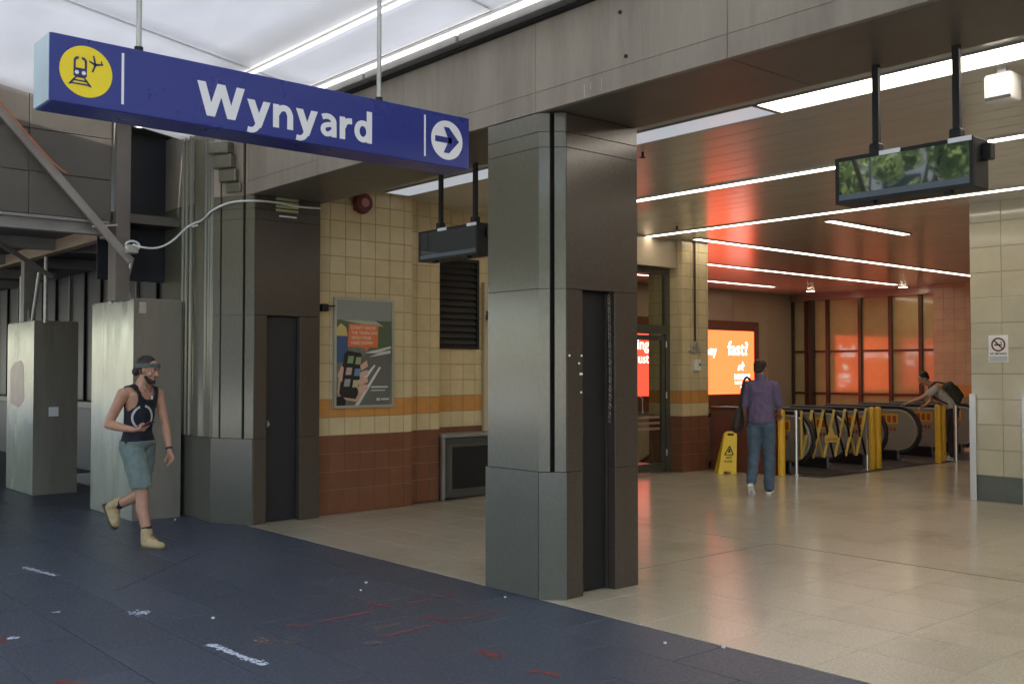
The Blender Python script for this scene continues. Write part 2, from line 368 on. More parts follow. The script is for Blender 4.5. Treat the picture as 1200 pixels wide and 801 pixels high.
# ------------------------------------------------------------------ ground, pavement, lobby floor
st = struct('road', MB().box(-60, 60, -10.5, -4.2, -.4, -.12), mat('asphalt', (.085, .085, .085), .8, var=.2, scale=30, bump=.3))
struct('ground', MB().box(-200, 200, -200, 200, -5.2, -4.9), mat('earth', (.16, .15, .13), .9))
struct('far_footpath', MB().box(-60, 60, -70, -10.5, -.4, 0), mat('pale_paving', (.50, .48, .44), .7, rnd=.05))  # unseen ground, made pale and deep to bounce sunlight onto the facade
pav = struct('pavement', MB().box(-60, 12, -4.2, 4.62, -.4, -.006).box(-11.3, 12, 4.62, 4.8, -.4, -.006).box(-60, -11.2, 4.62, 9, -.4, -.006), PAVEJ)
k = 0
flat_me = {}
def floor_tiles(parent, name, x0, x1, y0, y1, tx, ty, m, stagger=0, skip=None, gap=.003, th=.006):
    r = 0; y = y0
    while y < y1-.01:
        yy = min(y+ty, y1); x = x0 - (stagger*tx if r % 2 else 0)
        while x < x1-.01:
            xa = max(x, x0); xb = min(x+tx, x1)
            if xb-xa > .03 and not (skip and skip((xa+xb)/2, (y+yy)/2)):
                key = (round(xb-xa, 3), round(yy-y, 3), m.name)
                if key not in flat_me:
                    b = bmesh.new(); g = gap; W = xb-xa; H = yy-y; e = .002
                    A = [b.verts.new(p) for p in ((g, g, -th), (W-g, g, -th), (W-g, H-g, -th), (g, H-g, -th))]
                    B = [b.verts.new((p.co.x, p.co.y, -e)) for p in A]
                    C = [b.verts.new((g+e if i in (0, 3) else W-g-e, g+e if i < 2 else H-g-e, 0)) for i in range(4)]
                    for i in range(4):
                        j = (i+1) % 4; b.faces.new((A[i], A[j], B[j], B[i])); b.faces.new((B[i], B[j], C[j], C[i]))
                    b.faces.new(C); me = bpy.data.meshes.new(name); b.to_mesh(me); b.free(); me.materials.append(m); flat_me[key] = me
                o = bpy.data.objects.new(name, flat_me[key]); col.objects.link(o); o.parent = parent
                o.location = Vector((xa, y, random.uniform(-.0006, .0006)))-OFF[parent.as_pointer()]; KEEP.append(o)
            x += tx
        y = yy; r += 1
floor_tiles(pav, 'paver', -14.9, .2, .2, 4.8, .9, .46, PAVER, .5, skip=lambda x, y: (x > -4 and y < 2.2 and x > -1.2))
# rest of the pavement beyond the counted pavers
b = MB().box(-60, -14.903, -4.2, 9, -.05, -.001).box(-14.9, 12, -4.2, .197, -.05, -.001).box(.203, 12, .2, 4.8, -.05, -.001)
struct('plain_paving', b, PAVER, pav)
struct('kerb', MB().box(-60, 12, -4.35, -4.2, -.3, .0, .01), mat('kerb_stone', (.3, .29, .27), .7), pav)

lob = struct('lobby_floor', MB().box(-10.6, 6, 4.8, 13.2, -.35, -.008).box(-9.6, 6, 13.2, 24.6, -.35, -.008).box(-16.2, -10.6, 4.8, 13.2, -.35, -.008), TERRJ)
floor_tiles(lob, 'floor_tile', -9.8, -.5, 4.805, 7.94, .61, .52, TERR, 0, gap=.0012)
floor_tiles(lob, 'floor_tile', -10.3, -.5, 7.955, 13.2, .61, .61, TERR, 0, gap=.0012)
b = MB().box(-9.6, -.5, 13.2, 24.6, -.05, 0).box(-.5, 6, 4.805, 24.6, -.05, 0).box(-16.2, -10.6, 4.8, 13.2, -.05, 0)
struct('plain_terrazzo', b, TERR, lob)
struct('expansion_joint', MB().box(-5.506, -5.494, 5.7, 7.94, .0, .0016).box(-5.5, 6, 7.941, 7.953, .0, .0016), mat('joint_strip', (.12, .10, .08), .5), lob)
def stain(x, y, L, Wd, ang, n_, m, label, rmax=.008):
    mb = MB()
    for i in range(n_):
        u = random.gauss(0, .3)*L; v = random.gauss(0, .3)*Wd; ca, sa = math.cos(ang), math.sin(ang); ox, oy = x+u*ca-v*sa, y+u*sa+v*ca; rr = rmax*random.uniform(.2, 1)**2+.002
        a0 = random.random()*3; mb.bm.faces.new([mb.bm.verts.new((ox+rr*math.cos(a0+k3)*random.uniform(.6, 1.2), oy+rr*math.sin(a0+k3)*random.uniform(.6, 1.2), .0022+random.uniform(0, .0006))) for k3 in (0, 1.1, 2.2, 3.1, 4.2, 5.3)])
    o = obj('floor_stain', mb, m, lob); o['label'] = label
GRIME = mat('floor_grime', (.30, .265, .20), .5, var=.3); RUST = mat('rusty_grime', (.31, .24, .18), .6, var=.3)
stain(-3.0, 5.9, 1.6, .5, .2, 160, GRIME, 'sprinkled grime near the threshold'); stain(-2.6, 6.5, .5, .3, .6, 50, RUST, 'rusty spots'); stain(-4.6, 6.6, 2.2, .9, -.3, 120, GRIME, 'scattered grime specks')
stain(-7.2, 5.6, 1.8, .5, 0, 140, GRIME, 'grime specks beside the pillar'); stain(-6.3, 9.0, .12, .08, 0, 8, mat('dark_spot', (.03, .03, .03), .7), 'small dark blob', .012); stain(-4.0, 9.2, 3, 2, 0, 120, GRIME, 'faint scattered specks', .012)
pit = struct('escalator_pit', MB().box(-16.2, -9.6, 13.2, 13.3, -4.5, -.35).box(-16.2, -9.6, 24.5, 24.6, -4.5, 0).box(-9.7, -9.6, 13.3, 24.5, -4.5, -.35).box(-16.2, -9.6, 13.2, 24.6, -4.6, -4.5), mat('pit_paint', (.12, .11, .1), .7))
# ------------------------------------------------------------------ ceiling
ce = struct('ceiling', MB().box(-16.2, 6, 5.65, 24.6, 3.67, 3.8), JOINT)
sm = None; y = 5.7; n = 0
SW = .30
while y < 24.3:
    if sm is None:
        b = bmesh.new(); seg = 8; prof = []
        for i in range(seg+1):
            t = i/seg; prof.append((.008+t*(SW-.016), -.0035*math.sin(t*math.pi)**.5 if 0 < t < 1 else .012))
        prof = [(.004, .012), (.004, 0)]+[(.004+i/seg*(SW-.008), -.0008*math.sin(i/seg*math.pi)) for i in range(1, seg)]+[(SW-.004, 0), (SW-.004, .012)]
        L0, L1 = -16.15, 6
        A = [b.verts.new((L0, p[0], p[1])) for p in prof]; B = [b.verts.new((L1, p[0], p[1])) for p in prof]
        for i in range(len(prof)-1): b.faces.new((A[i], A[i+1], B[i+1], B[i]))
        sm = bpy.data.meshes.new('ceiling_slat'); b.to_mesh(sm); b.free(); sm.materials.append(SLAT)
        for p in sm.polygons: p.use_smooth = True
        sm.set_sharp_from_angle(angle=R(40))
    o = bpy.data.objects.new('ceiling_slat', sm); col.objects.link(o); o.parent = ce; o.location = (0, y, 3.65); KEEP.append(o)
    y += SW; n += 1
def strip(x0, x1, y0, y1, m, label, z=3.638, group='ceiling strip lights'):
    t = thing('strip_light', label, 'light', ((x0+x1)/2, (y0+y1)/2, z), group)
    f = .012
    obj('housing', MB().box(x0-f, x0, y0-f, y1+f, z-.004, z+.02).box(x1, x1+f, y0-f, y1+f, z-.004, z+.02).box(x0, x1, y0-f, y0, z-.004, z+.02).box(x0, x1, y1, y1+f, z-.004, z+.02), GALV, t)
    obj('diffuser', MB().box(x0, x1, y0, y1, z, z+.018), m, t)
strip(-4.6, 5.5, 6.5, 6.83, STRIP, 'broad lit ceiling strip just behind the entrance beam', group=None)
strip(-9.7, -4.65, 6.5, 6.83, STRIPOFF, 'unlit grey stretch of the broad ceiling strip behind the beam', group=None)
strip(-9.4, 5.5, 9.05, 9.18, STRIP, 'second long ceiling strip, level with the display sign', group=None)
strip(-10.4, 5.5, 11.65, 11.78, STRIP, 'third long ceiling strip ending above the glass door', group=None)
strip(-7.65, -7.52, 12.35, 14.5, STRIP, 'short ceiling strip left of the pale tiled column', group=None)
strip(-10.07, -9.94, 12.5, 22.3, STRIP, 'long strip running inward from the cream column top', group=None)
strip(-12.32, -12.19, 13.6, 22.9, STRIP, 'strip over the escalators between its two longer neighbours', group=None)
strip(-14.62, -14.49, 13.6, 21.2, STRIP, 'farthest left strip in front of the tan wall', group=None)
strip(-12.32, -12.19, 7.0, 12.2, STRIP, 'ceiling strip seen through the glass door, the nearer one', group=None)
for (x, y, lb) in ((-14.6, 22.9, 'bright round downlight above the left end of the glazed wall'), (-12.4, 23.5, 'bright round downlight over the middle of the glazed wall')):
    t = thing('downlight', lb, 'light', (x, y, 3.64))
    obj('rim', MB().cyl((x, y, 3.625), (x, y, 3.66), .13, seg=24), GALV, t); obj('lens', MB().cyl((x, y, 3.618), (x, y, 3.63), .09, seg=20), DOWN, t)
for (x, y, lb) in ((-6.35, 7.15, 'small dark sprinkler head near the unlit ceiling strip'), (-7.2, 7.4, 'tiny sprinkler under the ceiling behind the left display sign'), (-9.3, 11.2, 'small sprinkler on the ceiling near the cream column')):
    t = thing('sprinkler', lb, 'sprinkler', (x, y, 3.64)); obj('stem', MB().cyl((x, y, 3.60), (x, y, 3.65), .012), BLACK, t); obj('deflector', MB().cyl((x, y, 3.595), (x, y, 3.602), .03), BLACK, t)
t = thing('ceiling_speaker', 'white box fitting on the ceiling at the far right', 'speaker', (-2.94, 6.97, 3.5))
obj('box', MB().box(-3.05, -2.86, 6.9, 7.06, 3.41, 3.60, .015), WBOX, t, True); obj('bracket', MB().box(-2.98, -2.92, 6.95, 7.0, 3.6, 3.65), WBOX, t)
obj('grille', MB().box(-3.04, -2.87, 6.893, 6.90, 3.42, 3.44), BLACK, t)

# ------------------------------------------------------------------ walls of the hall
def wall(name, label, x0, x1, y0, y1, z0, z1, m, loc=None):
    t = thing(name, label, 'wall', ((x0+x1)/2, (y0+y1)/2, z0)); obj('core', MB().box(x0, x1, y0, y1, z0, z1), m, t); return t
t = wall('tiled_wall', 'cream tiled wall section that carries the train poster', -10.5, -9.808, 5.625, 6.95, 0, 3.66, GROUT)
tile_wall(t, 'wall_tile', (-9.808, 5.63), (-9.808, 6.95), 0, 3.66, .2, band, first_h=.27)
tile_wall(t, 'wall_tile', (-9.808, 6.95), (-10.1, 6.95), 0, 3.66, .2, band, first_h=.27)
t = wall('tiled_wall', 'narrow cream tiled wall strip between the poster and the louvre', -10.6, -10.008, 6.96, 7.5, 0, 3.66, GROUT)
tile_wall(t, 'wall_tile', (-10.008, 6.96), (-10.008, 7.5), 0, 3.66, .2, band, first_h=.27)
tile_wall(t, 'wall_tile', (-10.0, 7.5), (-10.3, 7.5), 0, 3.66, .2, band, first_h=.27)
t = wall('tiled_wall', 'cream tiled wall set back behind the black louvre and cabinet', -10.7, -10.308, 7.51, 11.4, 0, 3.66, GROUT)
tile_wall(t, 'wall_tile', (-10.308, 7.51), (-10.308, 9.51), 0, 3.66, .2, band, first_h=.27)
tile_wall(t, 'far_wall_tiles', (-10.308, 9.51), (-10.308, 11.4), 0, 3.66, .2, band, first_h=.27, stuff=True)
# tiled pier at the glass door
t = thing('tiled_column', 'cream tiled column beside the glass door, with a conduit down it', 'column', (-10.4, 12.7, 0))
obj('core', MB().box(-10.9, -10.208, 12.408, 13.05, 0, 3.66), GROUT, t)
tile_wall(t, 'wall_tile', (-10.9, 12.408), (-10.2, 12.408), 0, 3.66, .2, band, first_h=.27)
tile_wall(t, 'wall_tile', (-10.208, 12.405), (-10.208, 13.05), 0, 3.66, .2, band, first_h=.27)
t = thing('phone_conduit', 'grey conduit running down the cream column to a white box', 'conduit', (-10.17, 12.68, 1.6))
obj('pipe', MB().cyl((-10.18, 12.69, 1.9), (-10.18, 12.69, 3.65), .018), MULLION, t)
obj('clip', MB().box(-10.2, -10.17, 12.55, 12.83, 1.88, 1.90).box(-10.2, -10.17, 12.57, 12.8, 1.97, 1.99).box(-10.2, -10.15, 12.66, 12.72, 1.86, 2.05), GALV, t)
bx = obj('socket_box', MB().box(-10.2, -10.13, 12.66, 12.78, 1.58, 1.76, .008), WBOX, t); obj('socket_hole', MB().box(-10.131, -10.126, 12.73, 12.76, 1.66, 1.70), BLACK, bx)
# glass door next to it
t = thing('glass_door', 'framed glass door beside the cream tiled column, orange advert seen through', 'door', (-10.5, 11.9, 0))
fr = MB().box(-10.53, -10.45, 12.30, 12.40, 0, 3.2).box(-10.53, -10.45, 11.4, 11.5, 0, 3.2).box(-10.53, -10.45, 11.5, 12.3, 2.16, 2.30).box(-10.53, -10.45, 11.5, 12.3, 3.1, 3.2)
obj('frame', fr, DFRAME, t); obj('header', MB().box(-10.53, -10.3, 11.4, 12.4, 3.2, 3.66), TANWALL, t)
lf = obj('leaf', MB().box(-10.51, -10.465, 12.22, 12.29, .02, 2.14).box(-10.51, -10.465, 11.51, 11.58, .02, 2.14).box(-10.51, -10.465, 11.58, 12.22, 2.06, 2.14).box(-10.51, -10.465, 11.58, 12.22, .02, .14), DFRAME, t)
GL = glass('clear_glass', (.82, .84, .76), .06)
obj('pane', MB().box(-10.49, -10.484, 11.58, 12.22, .14, 2.06), GL, lf); obj('transom_pane', MB().box(-10.49, -10.484, 11.5, 12.3, 2.3, 3.1), GL, t)
obj('handle', MB().tube([(-10.46, 11.70, .92), (-10.41, 11.70, .94), (-10.41, 11.70, 1.16), (-10.46, 11.70, 1.18)], .014), STEEL, lf)
for k_ in range(3): obj('manifestation', MB().box(-10.483, -10.481, 11.6, 12.18, .66+k_*.09, .70+k_*.09), mat('frosted_band', (.3, .2, .14), .5), lf)
for zz in (.3, 1.2, 2.0): obj('hinge', MB().cyl((-10.45, 12.31, zz-.05), (-10.45, 12.31, zz+.05), .012), STEEL, t)
# tan wall with adverts at the far left of the escalator hall
t = wall('panelled_wall', 'tan panelled wall beyond the escalators carrying the orange adverts', -16.4, -16.02, 5.92, 24.5, -4.5, 3.66, TANWALL)
y = 6.0
while y < 24.3:
    y2 = min(y+1.55, 24.3); obj('wall_panel', MB().box(-16.02, -16.0, y+.006, y2-.006, 1.2, 3.66, .003), TANWALL, t); obj('wall_panel', MB().box(-16.02, -16.0, y+.006, y2-.006, -1.2, 1.19, .003), TANWALL, t); y = y2
def advert(y0, y1, label, lines, orange):
    t = thing('advert_lightbox', label, 'advert', (-15.95, (y0+y1)/2, .8))
    z0, z1 = .98, 2.6
    fr = MB().box(-16, -15.88, y0-.25, y0, z0-.35, z1+.25).box(-16, -15.88, y1, y1+.2, z0-.35, z1+.25).box(-16, -15.88, y0, y1, z1, z1+.25).box(-16, -15.88, y0, y1, z0-.35, z0)
    obj('frame', fr, HALFWALL, t)
    s = obj('screen', MB().box(-15.96, -15.9, y0, y1, z0, z1), orange, t)
    F = FX(-15.9, y0, z0)
    for (tx, u, v, sz, al) in lines: obj('lettering', text_mb(tx, F, u, v, sz, bold=.012, align=al), ADW, s)
    return t, s, F
W1 = 3.3
t, s, F = advert(19.05, 22.25, 'lit orange advert ending in the word fast? behind the cream column',
                 [('Need', .52, 1.0, .33, 'RIGHT'), ('money', 1.62, 1.0, .33, 'RIGHT'), ('fast?', 2.95, 1.0, .50, 'RIGHT'), ('NIMBLE', 3.02, .37, .20, 'RIGHT'), ('SMART LITTLE', 3.0, .25, .10, 'RIGHT'), ('LOANS', 3.0, .12, .12, 'RIGHT')], ADY)
rab = [(-.22, 0), (-.16, .05), (-.17, .13), (-.08, .2), (.03, .18), (.1, .24), (.14, .36), (.17, .25), (.24, .22), (.26, .15), (.17, .12), (.12, .04), (.2, -.03), (.06, .01), (-.04, .03), (-.12, -.04)]
obj('rabbit_mark', MB().flat([(2.62+a*.62, .62+b_*.62) for a, b_ in rab], F, .003), ADW, s)
advert(15.1, 18.38, "lit orange-red advert glimpsed through the glass door", [("I'm", 1.6, 1.1, .36, 'RIGHT'), ('moving', 3.0, 1.1, .36, 'RIGHT'), ('Just', 3.0, .78, .32, 'RIGHT')], ADR)
# half wall
t = thing('half_wall', 'chest-high dark red-brown wall behind the yellow floor sign', 'wall', (-9.6, 13.17, 0))
obj('panel', MB().box(-10.2, -8.98, 13.1, 13.24, 0, .97, .004), HALFWALL, t); obj('coping', MB().box(-10.22, -8.96, 13.08, 13.26, .97, 1.01, .006), MULLION, t)
obj('leaflet', MB().box(-10.0, -9.7, 13.1, 13.22, 1.012, 1.018), PAPER, t)
# glazed back wall
t = thing('glazed_wall', 'olive glazed back wall with dark mullions behind the escalators', 'wall', (-13.5, 24.3, 0))
obj('backing', MB().box(-16.0, -11.7, 24.3, 24.5, -4, 3.5), DARKPL, t)
obj('bulkhead', MB().box(-16.0, -11.7, 24.05, 24.5, 3.47, 3.66), mat('mauve_bulkhead', (.30, .20, .18), .3), t)
mx = [-15.98, -15.55, -14.9, -13.95, -13.1, -12.3, -11.72]
for i in range(len(mx)-1):
    obj('glass_panel', MB().box(mx[i]+.04, mx[i+1]-.04, 24.2, 24.22, 1.0, 2.06), OLIVE, t); obj('glass_panel', MB().box(mx[i]+.04, mx[i+1]-.04, 24.2, 24.22, 2.12, 3.47), OLIVE, t)
    obj('glass_panel', MB().box(mx[i]+.04, mx[i+1]-.04, 24.2, 24.22, -3.5, .94), OLIVE, t)
    obj('mullion', MB().box(mx[i]-.045, mx[i]+.045, 24.13, 24.3, -3.5, 3.47), MULLION, t)
obj('mullion', MB().box(-15.4, -15.3, 24.0, 24.3, -3.5, 3.47), MULLION, t)
obj('rail', MB().box(-16, -11.7, 24.15, 24.25, 2.06, 2.12), MULLION, t); obj('rail', MB().box(-16, -11.7, 24.15, 24.25, .94, 1.0), MULLION, t)
# peach tiled wall to its right
t = thing('peach_tiled_wall', 'peach tiled end wall between the glazed wall and the pale column', 'wall', (-8, 23.8, 0))
obj('core', MB().box(-11.7, 6, 23.61, 24.5, -4, 3.66), GROUT, t)
tile_wall(t, 'wall_tile', (-11.7, 23.61), (-9.5, 23.61), .97, 3.65, .26, lambda z: TORANGE if z < 1.23 else TPEACH)
tile_wall(t, 'far_wall_tiles', (-9.5, 23.61), (6, 23.61), .97, 3.65, .26, lambda z: TORANGE if z < 1.23 else TPEACH, stuff=True)
t = wall('light_containing_wall', 'plain cream wall added out of view to contain the hall light', 5.0, 5.3, 5.68, 24, 0, 3.66, TCREAM)  # unseen enclosure wall, added to keep light inside the hall
t = wall('inner_wall', 'plain tan wall behind the left tiled wall', -16.0, -10.72, 5.68, 5.9, 0, 3.66, TANWALL)

# pale tiled column in the right foreground
t = thing('pale_tiled_column', 'glossy pale green-cream tiled column at the right edge', 'column', (-5.4, 12.8, 0))
obj('core', MB().box(-5.712, -5.048, 12.508, 13.192, 0, 3.66), GROUTP, t)
pf = lambda z: TGREY if z < .3 else TPALE
tile_wall(t, 'column_tile', (-5.72, 12.508), (-5.04, 12.508), 0, 3.66, .31, pf, start=.38)
tile_wall(t, 'column_tile', (-5.048, 12.5), (-5.048, 13.2), 0, 3.66, .31, pf)
tile_wall(t, 'column_tile', (-5.712, 13.2), (-5.712, 12.5), 0, 3.66, .31, pf)
for xx, s_ in ((-5.73, 1), (-5.03, -1)):
    obj('corner_guard', MB().box(xx-.004, xx+.004, 12.47, 12.56, .0, 1.3).box(min(xx, xx+s_*.075), max(xx, xx+s_*.075), 12.468, 12.476, .0, 1.3), BRSTEEL, t)
t = thing('no_smoking_sign', 'white no smoking notice with red ring on the pale column', 'sign', (-5.38, 12.49, 1.7))
F = FY(-5.50, 12.498, 1.69)
obj('plate', MB().flat(rect(0, 0, .235, .33), F, 0, .004), WHITE, t)
ring = MB()
rc = (.118, .215)
for i in range(32):
    a = i*2*math.pi/32; a2 = (i+1)*2*math.pi/32
    ring.flat([(rc[0]+.085*math.cos(a), rc[1]+.085*math.sin(a)), (rc[0]+.085*math.cos(a2), rc[1]+.085*math.sin(a2)), (rc[0]+.066*math.cos(a2), rc[1]+.066*math.sin(a2)), (rc[0]+.066*math.cos(a), rc[1]+.066*math.sin(a))], F, .0045)
ring.flat([(rc[0]-.055, rc[1]+.043), (rc[0]-.043, rc[1]+.055), (rc[0]+.055, rc[1]-.043), (rc[0]+.043, rc[1]-.055)], F, .0062)
obj('prohibition_ring', ring, RED, t)
obj('cigarette', MB().flat(rect(rc[0]-.045, rc[1]-.012, rc[0]+.03, rc[1]+.006), F, .0045).flat(rect(rc[0]+.034, rc[1]-.012, rc[0]+.045, rc[1]+.006), F, .0045).flat([(rc[0]+.036, rc[1]+.012), (rc[0]+.045, rc[1]+.02), (rc[0]+.03, rc[1]+.035), (rc[0]+.022, rc[1]+.03)], F, .0045), BLACK, t)
obj('lettering', text_mb('NO SMOKING', F, .02, .092, .036, width=.195, bold=.02, d=.0045), BLACK, t)
obj('lower_panel', MB().flat(rect(.01, .01, .225, .075), F, .0045), mat('pale_grey_print', (.5, .55, .6), .5), t)

# ------------------------------------------------------------------ entrance pillars (granite slabs on a core)
LV = [0, .885, 2.17, 3.17, 3.28, 3.415]
def slab(parent, p0, p1, z0, z1, th, m, name='granite_slab', g=.0013, bev=.0018):
    a = Vector((p0[0], p0[1], 0)); b_ = Vector((p1[0], p1[1], 0)); d = (b_-a).normalized(); n = Vector((d.y, -d.x, 0))
    a = a+d*g*.6; b_ = b_-d*g*.6
    # bottom corner order
    poly = [(a.x, a.y), (b_.x, b_.y), (b_.x-n.x*th, b_.y-n.y*th), (a.x-n.x*th, a.y-n.y*th)]
    return obj(name, MB().prism(poly, z0+g, z1-g, bev), m, parent)
def mats(z): return GRANITE2 if z < .5 else GRANITE
# right-hand (near) pillar
t = thing('entrance_pillar', 'free-standing granite pillar with open dark doorway in its side', 'pillar', (-5.45, 5.2, 0))
obj('core', MB().prism([(-5.77, 4.83), (-5.25, 4.83), (-5.22, 4.9), (-5.22, 5.65), (-5.77, 5.65)], 0, 3.43), JOINT, t)
for i in range(5):
    z0, z1 = LV[i], LV[i+1]; m = mats(z0); pr = .012 if i == 0 else 0
    slab(t, (-5.8-pr, 4.8-pr), (-5.235, 4.8-pr), z0, z1, .03, m)
    if i == 0: slab(t, (-5.232+pr*.4, 4.8-pr), (-5.1+pr, 4.932-pr*.4), z0, z1, .05, GRANITE2)
    else:
        slab(t, (-5.235, 4.8), (-5.180, 4.855), z0, z1, .03, GRANITE, g=.001); slab(t, (-5.158, 4.877), (-5.1, 4.935), z0, z1, .03, GRANITE, g=.001)
    slab(t, (-5.8, 5.68), (-5.8, 4.8), z0, z1, .03, m)
    slab(t, (-5.1, 5.68), (-5.8, 5.68), z0, z1, .03, m)
    if z1 < 2.2:
        slab(t, (-5.1, 4.94), (-5.1, 5.10), z0, z1, .12, GRANITE3); slab(t, (-5.1, 5.43), (-5.1, 5.68), z0, z1, .12, GRANITE3)
    else: slab(t, (-5.1, 4.94), (-5.1, 5.68), z0, z1, .12, GRANITE3)
d = obj('door', MB().box(-5.215, -5.18, 5.105, 5.425, .01, 2.16, .004), BLACK, t)
obj('door_edge', MB().box(-5.18, -5.165, 5.11, 5.13, .01, 2.16).box(-5.18, -5.165, 5.4, 5.42, .01, 2.16), mat('door_edge_paint', (.04, .035, .03), .4), d)
dots = MB()
for (yy, zz) in ((4.965, 1.70), (5.06, 1.645), (5.085, 1.70), (5.072, 1.57), (5.086, 1.57), (5.08, 1.44)):
    dots.cyl((-5.1, yy, zz), (-5.096, yy, zz), .008, seg=8)
obj('fixing_dots', dots, WHITE, t)
ch = thing('chain', 'thin dark chain hanging down beside the pillar doorway', 'chain', (-5.12, 5.39, 2.12))
cb = MB(); zz = 2.13; i = 0
while zz > 1.22:
    a = i % 2; pts = []
    for q in range(10):
        an = q*2*math.pi/10; ww = .010*math.cos(an); hh = .021*math.sin(an)
        pts.append((-5.115+(ww if a else 0), 5.39+(0 if a else ww)+.006*math.sin(zz*5), zz+hh))
    cb.tube(pts, .0035, 5, True); zz -= .032; i += 1
obj('links', cb, mat('chain_steel', (.22, .2, .18), .35, metal=.8), ch); obj('hook', MB().cyl((-5.115, 5.39, 2.14), (-5.115, 5.39, 2.17), .006), BLACK, ch)

# left pier
t = thing('entrance_pier', 'wide fluted granite pier left of the entrance, dark door in side', 'pillar', (-10.4, 5.1, 0))
obj('core', MB().prism([(-11.37, 4.64), (-10.11, 4.64), (-9.77, 4.86), (-9.77, 5.6), (-11.37, 5.6)], 0, 4.3), JOINT, t)
CH0, CH1 = Vector((-10.1, 4.6, 0)), Vector((-9.65, 4.84, 0))
LV2 = LV[:5]+[3.42, 4.25]
for i in range(6):
    z0, z1 = LV2[i], LV2[i+1]; m = mats(z0) if i < 5 else CONC; pr = .015 if i == 0 else 0
    slab(t, (-11.4, 4.6-pr), (-10.1, 4.6-pr), z0, z1, .03, m)
    if i == 0: slab(t, (CH0.x, CH0.y-pr), (CH1.x+pr, CH1.y-pr), z0, z1, .05, m)
    else:
        f0, f1 = CH0.lerp(CH1, .16), CH0.lerp(CH1, .2); f2, f3 = CH0.lerp(CH1, .72), CH0.lerp(CH1, .78)
        for a, b_ in ((CH0, f0), (f1, f2), (f3, CH1)): slab(t, (a.x, a.y), (b_.x, b_.y), z0, z1, .03, m, g=.001)
    if i < 2: slab(t, (-9.65, 4.85), (-9.65, 4.99), z0, z1, .12, GRANITE3); slab(t, (-9.65, 5.38), (-9.65, 5.62), z0, z1, .12, GRANITE3)
    elif i < 5: slab(t, (-9.65, 4.85), (-9.65, 5.62), z0, z1, .12, GRANITE3)
d = obj('door', MB().box(-9.765, -9.73, 4.995, 5.375, .01, 2.16, .004), mat('blue_black_paint', (.015, .018, .024), .35), t)
obj('door_handle', MB().box(-9.73, -9.705, 5.03, 5.05, 1.0, 1.06, .003).ball((-9.70, 5.04, 1.03), .016), STEEL, d)
# flutes: half round shaft and ribs
def flute(xc, wd, dep, z0, z1, m, n=10):
    poly = [(xc-wd/2+wd*i/n, 4.598-dep*math.sin(math.pi*i/n)) for i in range(n+1)]+[(xc+wd/2, 4.61), (xc-wd/2, 4.61)]
    return MB().prism(poly, z0, z1)
obj('rounded_shaft', flute(-10.46, .30, .045, .89, 4.24, GRANITE), GRANITE, t, 'angle')
for xc in (-10.87, -10.78, -10.66, -10.27, -10.19, -10.13): obj('rib', flute(xc, .045, .028, .89, 4.24, GRANITE, 5), GRANITE, t, 'angle')
# stepped bracket where the beam meets the pier
br = MB(); cd = (CH1-CH0).normalized(); nn = Vector((cd.y, -cd.x, 0))
for q, (zt, zb, out, a, b_) in enumerate(((3.85, 3.98, .13, .02, .5), (3.70, 3.85, .10, .1, .55), (3.56, 3.70, .07, .2, .62), (3.45, 3.56, .04, .34, .7))):
    P, Q = CH0.lerp(CH1, a), CH0.lerp(CH1, b_)
    br.prism([(P.x, P.y), (Q.x, Q.y), (Q.x+nn.x*out, Q.y+nn.y*out), (P.x+nn.x*out, P.y+nn.y*out)], zt, zb, .012)
obj('stepped_bracket', br, GRANITE, t)
# beam
t = thing('entrance_beam', 'long grey rendered beam spanning the pillars above the entrance', 'beam', (-3, 5.2, 3.42))
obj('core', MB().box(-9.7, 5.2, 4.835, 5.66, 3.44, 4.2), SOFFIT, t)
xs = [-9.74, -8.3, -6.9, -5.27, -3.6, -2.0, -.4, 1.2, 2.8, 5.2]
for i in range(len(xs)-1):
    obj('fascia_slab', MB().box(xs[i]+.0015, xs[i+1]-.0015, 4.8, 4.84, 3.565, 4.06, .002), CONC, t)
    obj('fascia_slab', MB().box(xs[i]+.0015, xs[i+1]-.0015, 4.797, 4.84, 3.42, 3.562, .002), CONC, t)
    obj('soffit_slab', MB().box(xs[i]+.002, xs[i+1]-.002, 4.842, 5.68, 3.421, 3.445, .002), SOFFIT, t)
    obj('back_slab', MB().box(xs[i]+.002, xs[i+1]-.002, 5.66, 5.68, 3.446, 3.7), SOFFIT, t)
sp = MB()
for x, z in ((-4.45, 3.92), (-4.4, 3.62), (-3.1, 3.8), (-7.6, 3.8), (-2.7, 3.66)): sp.cyl((x, 4.8, z), (x, 4.79, z), .013, seg=8)
obj('bolt_heads', sp, BLACK, t)
st_ = MB(); F = FY(-4.9, 4.797, 3.42)
for x, wd, z0, z1 in ((-4.78, .006, .01, .10), (-4.72, .004, .05, .10), (-4.62, .005, .02, .11)):
    st_.flat(rect(x+4.9, z0, x+4.9+wd, z1), F, .0005 if z0 < .14 else -.002, .001)
0 and st_.flat([(.1, .098), (.35, .112), (.35, .116), (.1, .103)], F, .0005, .001)
obj('lime_streak', st_, mat('lime', (.5, .48, .43), .8), t)
# upper facade above canopy
t = thing('station_building', 'stone upper storeys of the station above the canopy', 'building', (-3, 6, 4.3))
obj('upper_wall', MB().box(-30, 20, 5.0, 26, 4.25, 22), mat('sandstone', (.42, .37, .3), .7), t)
for i in range(10):
    for j in range(4): obj('window', MB().box(-28+i*4.6, -26+i*4.6, 4.94, 5.01, 6.5+j*3.8, 8.7+j*3.8), DARKGL, t)
obj('canopy_bearer', MB().box(-11.4, 12, 4.86, 5.2, 4.06, 4.26), JOINT, t)

